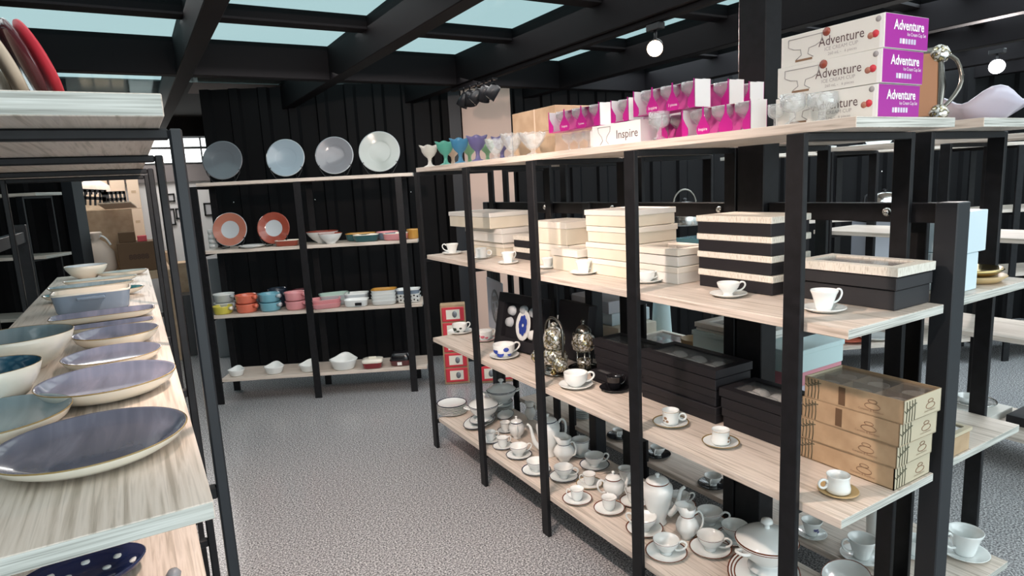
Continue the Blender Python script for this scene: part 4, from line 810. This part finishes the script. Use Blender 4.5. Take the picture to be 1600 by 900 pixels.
# red gift cartons standing at the wall end
for i,(px,py,dx) in enumerate(((700,605,0),(760,606,.0))):
    p=P(px,py,z=0); t=thing('mug_set_carton',['tall red carton of mug sets left of second post','tall red carton of mug sets right of second post'][i],'box',p+Vector(((.10,.03,.0005) if i==0 else (.16,.06,.0005))),-.45+.0)
    W=.10 if i==0 else .16; H=.66 if i==0 else .30; MB().bev(-W,W,0,.10,0,H,.003).build('carton',['kraft'],t)
    n=5 if i==0 else 2
    for k in range(n):
        z0=.02+k*(H-.03)/n; hh=(H-.03)/n-.012
        for s_ in ((0,) if i==0 else (-1,1)):
            cx=s_*W*.5; ww=W*.88 if i==0 else W*.45
            MB().bev(cx-ww,cx+ww,-.012,0,z0,z0+hh,.008).build('red_panel',['red_card'],t); MB().box(cx-ww*.62,cx+ww*.62,-.013,-.0115,z0+hh*.16,z0+hh*.84).build('picture_window',['cream_glaze'],t)
            e=lathe('mug_print',[(0,.002),(hh*.24,.001),(hh*.24,0)],'grey_mid',t,14,.7,1); e.rotation_euler=(PI/2,0,0); e.location=(cx+ww*.15,-.0132,z0+hh*.5)
# ---------------------------------------------------------------- left rack contents
def flatplate(label,px,py,z,R,h,top,ay=1,rz=0,kind='plate',dx=0,dy=0,name='dinner_plate',cat='plate',rim='gold_band',pr=None,sq=2,loc=None):
    p=P(px,py,z=z) if loc is None else Vector(loc); p.z=z+.0005
    if pr is None: pr=[(0,.001,0),(R*.55,.001,0),(R*.58,0,0),(R*.80,h*.22,0),(R*.93,h*.55,0),(R*.995,h*.95,0),(R,h,2),(R*.985,h*1.02,2),(R*.955,h*.94,1),(R*.88,h*.62,1),(R*.7,h*.42,1),(0,h*.34,1)]
    o=lathe(name,pr,['cream_glaze',top,rim],None,64,1,ay,sq); o.location=p; o.rotation_euler.z=rz; tag(o,label,cat); return o
PX=[]
flatplate('big flat grey-blue plate nearest the camera on the left',0,0,Z2,.136,.030,'storm_glaze',loc=(-.098,1.175,0))
flatplate('wide shallow grey plate with half lilac sheen, second from camera',0,0,Z2,.128,.036,'lilac_glaze',loc=(-.086,1.545,0))
flatplate('blue-grey plate cut by the left photo edge',0,0,Z2,.125,.034,'mist_glaze',loc=(-.262,1.40,0))
flatplate('small grey-lilac plate, third up the left board',0,0,Z2,.108,.028,'lilac_glaze',loc=(-.084,1.83,0))
flatplate('small shiny lilac plate, fourth up the left board',0,0,Z2,.105,.038,'lilac_glaze',loc=(-.078,2.08,0))
def bowlp(label,loc,R,H,top):
    return flatplate(label,0,0,Z2,R,H,top,loc=loc,name='serving_bowl',cat='bowl',pr=[(0,0,0),(R*.42,0,0),(R*.44,H*.05,0),(R*.72,H*.30,0),(R*.93,H*.72,0),(R,H,0),(R*.99,H*1.01,2),(R*.975,H*1.0,2),(R*.93,H*.84,1),(R*.7,H*.44,1),(R*.4,H*.20,1),(0,H*.15,1)])
bowlp('deep blue glazed bowl with cream outside at the left edge',(-.290,1.59,0),.095,.085,'ocean_glaze'); bowlp('broad teal-grey bowl behind the deep blue bowl',(-.280,1.93,0),.12,.088,'mist_glaze')
flatplate('long narrow lilac tray in front of the rectangular baker',0,0,Z2,.155,.026,'lilac_glaze',.45,0,name='rectangular_tray',cat='tray',loc=(-.125,2.56,0),sq=6); flatplate('shorter narrow lilac tray nearer the camera',0,0,Z2,.115,.022,'lilac_glaze',.4,0,name='rectangular_tray',cat='tray',loc=(-.095,2.33,0),sq=6)
t=thing('baking_dish','rectangular blue-grey baker with cream inside and lug handle','dish',(-.165,2.86,Z2+.0005)); R=.125;H=.075
lathe('dish_body',[(0,0,0),(R*.88,0,0),(R*.92,H*.1,0),(R,H*.9,0),(R*1.03,H,1),(R*.97,H,1),(R*.9,H*.3,1),(0,H*.25,1)],['greyblue_glaze','cream_glaze'],t,48,1,.62,8)
MB().bev(-.045,.045,-.11,-.075,.050,.062,.005).build('lug_handle',['greyblue_glaze'],t)
flatplate('dark platter with teal right half behind the baker',0,0,Z2,.185,.030,'emerald_glaze',.55,0,name='oval_platter',cat='platter',loc=(-.175,3.20,0)); flatplate('grey oval platter at the far left of the board',0,0,Z2,.17,.028,'mist_glaze',.5,0,name='oval_platter',cat='platter',loc=(-.20,3.50,0)); flatplate('slim grey platter behind the grey oval one',0,0,Z2,.16,.026,'silvergrey',.45,0,name='oval_platter',cat='platter',loc=(-.17,3.75,0)); flatplate('flat cream dish beside the small white bowl',0,0,Z2,.12,.024,'silvergrey',.6,0,name='oval_platter',cat='platter',loc=(-.08,4.05,0))
o=bowlp('pale green-white footed bowl at the far end of the left board',(-.245,4.10,0),.10,.07,'greywhite')
# polka dish on the lower left board
t=thing('polka_dish','navy blue oval dish with white polka dots on the lower board','dish',P(128,915,z=Z1)+Vector((0,0,.0005)),ar(10)); R=.14
lathe('dish_body',[(0,0,0),(R*.6,0,0),(R*.9,.02,0),(R,.038,1),(R*.97,.04,1),(R*.8,.016,1),(0,.010,1)],['navy_blue','navy_blue'],t,48,1,.7)
for k in range(9):
    a=k*.698; e=lathe('white_dot',[(0,.0022),(.0095,.002),(.0095,0)],'porcelain',t,16); x,y=R*.78*math.cos(a),R*.78*.7*math.sin(a); e.location=(x,y,.0162); e.rotation_euler=(ar(20)*math.sin(a),-ar(20)*math.cos(a),0)
for k in range(4): 
    a=k*1.57+.4; e=lathe('white_dot',[(0,.0022),(.0095,.002),(.0095,0)],'porcelain',t,16); e.location=(.06*math.cos(a),.04*math.sin(a),.0135)
o=lathe('grey_knob',[(0,0),(.015,0),(.017,.01),(.01,.02),(0,.022)],'grey_mid',None,16); o.location=P(272,902,z=Z1); tag(o,'small dark grey lid knob on the lower left board','knob')
# top of left rack: leaning plates seen edge on
for i,(px,m_,l) in enumerate(((47,'red_card','crimson plate leaning on the top left board'),(22,'maroon_glaze','maroon plate leaning behind the crimson one'),(0,'card_pale','beige plate leaning at the photo edge'),(-16,'antique_silver','grey metal plate leaning at the far left'))):
    y=1.19; x=[-.098,-.116,-.137,-.155][i]; R=[.060,.060,.054,.05][i]
    t=thing('leaning_plate',l,'plate',(x,y,1.7490)); 
    e=lathe('plate',[(0,.004),(R*.8,.004),(R,.010),(R,.013),(R*.8,.008),(0,.008)],m_,t,40); e.rotation_euler=(0,ar(68 if i!=1 else 70),ar(12)); e.location=(0,0,R*.94)
# far left glimpses
o=MB().bev(0,.05,0,.05,0,.10,.004).build('white_carton',['white_box']); o.location=(-.98,3.2,Z2+.001); tag(o,'small white carton on the far left rack','box')
o=lathe('white_plate',[(0,.01),(.09,.008),(.14,0),(.09,.016),(0,.02)],'porcelain',None,28); o.location=(-.85,3.3,Z1+.15); o.rotation_euler=(0,ar(70),ar(-30)); tag(o,'white plate standing on edge on the far left rack','plate')
# ---------------------------------------------------------------- storeroom
def carton(label,px,py,Y,w_,h_,dep,m_='cardboard',mark=None,rz=0,flap=False,name='cardboard_box'):
    p=P(px,py,Y=Y); W=mm(p,w_); H=mm(p,h_); t=thing(name,label,'box',(p.x,p.y,p.z),rz)
    MB().bev(0,W,0,dep,0,H,.004).build('carton',[m_],t)
    if mark: text(mark,H*.16,'printed_brown',t,facey(W*.28,-.002,H*.45),bold=.003)
    if flap: 
        e=MB().box(0,W*.6,-.0,.012,0,.24).build('flap',['card_pale'],t); e.location=(W*.55,0,H); e.rotation_euler=(ar(75),0,-.2)
    return t
ZB=.93
t=thing('storeroom_bench','pale work bench carrying the storeroom cartons','bench',(0,0,0)); MB().bev(-.5,.27,7.05,8.7,.85,.929,.005).build('bench_top',['cardboard'],t)
for x in(-.48,.20):
    for y in(7.08,8.6): MB().bev(x,x+.06,y,y+.06,0,.85,.003).build('leg',['cardboard'],t)
def carton(label,px,top,Y,w_,dep,m_='cardboard',mark=None,flap=False,z0=None,name='cardboard_box'):
    z0=ZB if z0 is None else z0
    p=P(px,top,Y=Y); W=mm(p,w_); H=p.z-z0; t=thing(name,label,'box',(p.x,Y,z0+.001)); t['h']=H
    MB().bev(0,W,0,dep,0,H,.004).build('carton',[m_],t)
    if mark: text(mark,H*.24,'printed_brown',t,facey(W*.24,-.002,H*.42),bold=.003)
    if flap:
        e=MB().box(0,W*.62,0,.012,0,.26).build('flap',['card_pale'],t); e.location=(W*.5,0,H+.002); e.rotation_euler=(ar(78),0,-.2)
        e=MB().box(0,W*.5,0,.012,0,.2).build('flap',['cardboard'],t); e.location=(0,.02,H+.002); e.rotation_euler=(ar(-40),0,.1)
    return t,p.x,W,H
for i,(x0,w_) in enumerate(((168,20),(190,24),(216,20))):
    p0=P(x0,412,Y=8.25); W=mm(p0,w_)-.03; hs=[.26,.33,.33,.33]; z=ZB
    for j in range(4):
        t=thing('cardboard_box','pale carton in the storeroom wall, '+['lowest','second','third','top'][j]+' row, '+['left','centre','right'][i]+' column','box',(p0.x,8.25,z+.001)); MB().bev(0,W,0,.4,0,hs[j]-.002,.004).build('carton',['card_pale'],t); MB().box(W*.3,W*.7,-.002,0,.17,.20).build('printed_mark',['cardboard'],t); z+=hs[j]
_,cx_,cW,cH=carton('large dark open carton with raised pale flap in the storeroom',122,330,7.55,72,.38,'cardboard',None,True)
_,bx,bW,bH=carton('brown carton with dark printed characters at the front of the storeroom',182,381,7.12,58,.36,'card_dark','88888')
carton('small brown box on the printed carton',184,364,7.15,23,.12,'card_dark',None,False,ZB+bH+.001)
carton('small red and white packet on the printed carton',214,369,7.15,13,.10,'red_card',None,False,ZB+bH+.001)
p=P(157,400,Y=7.3); t=thing('sack','pale tied plastic sack in front of the dark carton','sack',(p.x-.02,7.29,ZB+.001))
lathe('sack_body',[(0,0),(.12,0),(.15,.05),(.14,.20),(.07,.30),(.03,.33),(.06,.38),(.05,.40),(0,.36)],'sack',t,24,wave=(.06,7,.2,.1)); tube('tie',[(0,0,.33),(.05,-.03,.36),(.09,-.05,.33),(.12,-.06,.27)],.009,'white_paper',t,6); tube('tie',[(0,0,.33),(-.06,-.03,.36),(-.12,-.05,.34),(-.16,-.06,.30)],.009,'white_paper',t,6)
def crate(label,px,Y,w_,h_,rz,z0):
    p=P(px,326,Y=Y); W=mm(p,w_); H=mm(p,h_); t=thing('plastic_crate',label,'crate',(p.x,Y,z0)); t.rotation_euler=(0,rz,0)
    m=MB(); n=5
    m.box(0,W,0,.25,0,.02); m.box(0,W,0,.012,H-.03,H); m.box(0,W,0,.012,H*.45,H*.62)
    for k in range(n+1): x=k*(W-.02)/n; m.box(x,x+.02,0,.012,0,H); m.box(x,x+.02,.238,.25,0,H)
    m.box(0,.012,0,.25,H-.03,H); m.box(W-.012,W,0,.25,H-.03,H)
    m.build('crate_body',['plastic_black'],t)
crate('black slatted plastic crate tilted on the dark carton',124,7.62,36,30,ar(6),ZB+cH+.03); crate('black slatted plastic crate right of the tilted one',162,7.62,32,27,0,ZB+cH+.004)
o=lathe('plastic_bundle',[(0,0),(.2,0),(.25,.1),(.2,.25),(.1,.3),(0,.32)],'sack',None,24,wave=(.1,5,.05,.1)); o.location=(cx_-.0,8.2,ZB+cH+.002); 
b=carton('tall carton behind the crates under the wrapped bundle',124,330,7.97,36,.2,'cardboard'); o.scale=(.7,.7,1); o.location=(b[1]+.14,8.07,ZB+b[3]+.003)
tag(o,'pale plastic wrapped bundle behind the black crates','bundle')
carton('tan carton tower by the white wall',251,395,8.3,12,.3,'cardboard',z0=0)
carton('tall tan carton near the back rack left end',271,412,7.7,34,.25,'cardboard',z0=0)
carton('dark machine body in front of the tan cartons',285,462,7.2,22,.25,'plastic_black',z0=0,name='machine')
carton('grey carton behind the left end of the back rack',324,405,6.9,20,.2,'grey_box_dark',z0=0)
p=far(346,384,Z2,5.0); t=thing('striped_mugs','stack of black and white mugs left of the bordered plates','mug',P(334,384,D=5.15)+Vector((0,0,0)))
for k in range(4): e=lathe('mug',[(0,0),(.032,0),(.035,.035),(.03,.035),(.028,.004),(0,.004)],['porcelain','black_glaze'] if k%2 else 'porcelain',t,16); e.location=(0,0,k*.037)
t.location.z=Z2+.001
# ---------------------------------------------------------------- track and lamps
def tracklamp(label,loc,aim,lit=None,power=0,size=.045):
    t=thing('track_spotlight',label,'spotlight',loc); d=(Vector(aim)-Vector(loc)).normalized(); q=d.to_track_quat('-Z','Y').to_euler()
    MB().bev(-.02,.02,-.045,.045,.075,.105,.003).build('adapter',['plastic_black'],t); tube('arm',[(0,0,.08),(0,0,.045),(0,.0,.0)],.007,'plastic_black',t,8)
    h=lathe('lamp_head',[(0,.055),(size*.6,.055),(size*.8,.04),(size,-.05),(size*.93,-.05),(size*.75,-.02),(0,-.018)],'plastic_black',t,20); h.rotation_euler=q
    if lit: g=lathe('bulb',[(0,-.058),(size*.6,-.054),(size*.92,-.045),(size*.8,-.03),(0,-.028)],lit,h,20)
    if power:
        l=bpy.data.lights.new('spot','SPOT'); l.energy=power; l.color=(1,.77,.66) if lit=='lamp_glow' else (1,.9,.88); l.spot_size=ar(115); l.spot_blend=.5; l.shadow_soft_size=.035
        o=bpy.data.objects.new('spot',l); C.objects.link(o); o.location=Vector(loc)+d*.075; o.rotation_euler=q
    return t
t=thing('light_track','black ceiling light track along the beam above the goblets','light track',(0,0,0)); MB().bev(2.235,2.275,1.9,4.6,2.312,2.338,.002).build('rail',['black_beam'],t)
t=thing('light_track','black ceiling light track above the aisle','light track',(0,0,0)); MB().bev(.37,.41,-1.5,2.1,2.312,2.338,.002).build('rail',['black_beam'],t)
tracklamp('lit track spotlight glowing warm above the magenta packs',(2.24,2.36,2.20),(.3,.6,1.3),'lamp_glow',60,.040)
tracklamp('lit white track spotlight at the right photo edge',(5.05,2.12,2.20),(2.0,.6,1.4),'lamp_glow_white',60,.05)
for i,(y,ang) in enumerate(((4.42,0),(4.32,.5),(4.22,-.4),(4.10,.3),(3.98,-.2))): tracklamp('unlit black track spotlight in the cluster before the pale panel, '+['farthest','second','middle','fourth','nearest'][i],(2.255,y,2.225),(2.0+ang*.8,y+.3,1.6),'silver')
for l,y,a,pw in(('warm track spotlight over the aisle near the left rack',1.5,(.9,1.7,.9),75),('warm track spotlight over the aisle toward the far end',1.95,(1.3,3.6,.8),70),('warm track spotlight over the aisle beside the camera',.45,(1.3,1.1,.9),26)): tracklamp(l,(.39,y,2.235),a,'lamp_glow',pw*1.2)
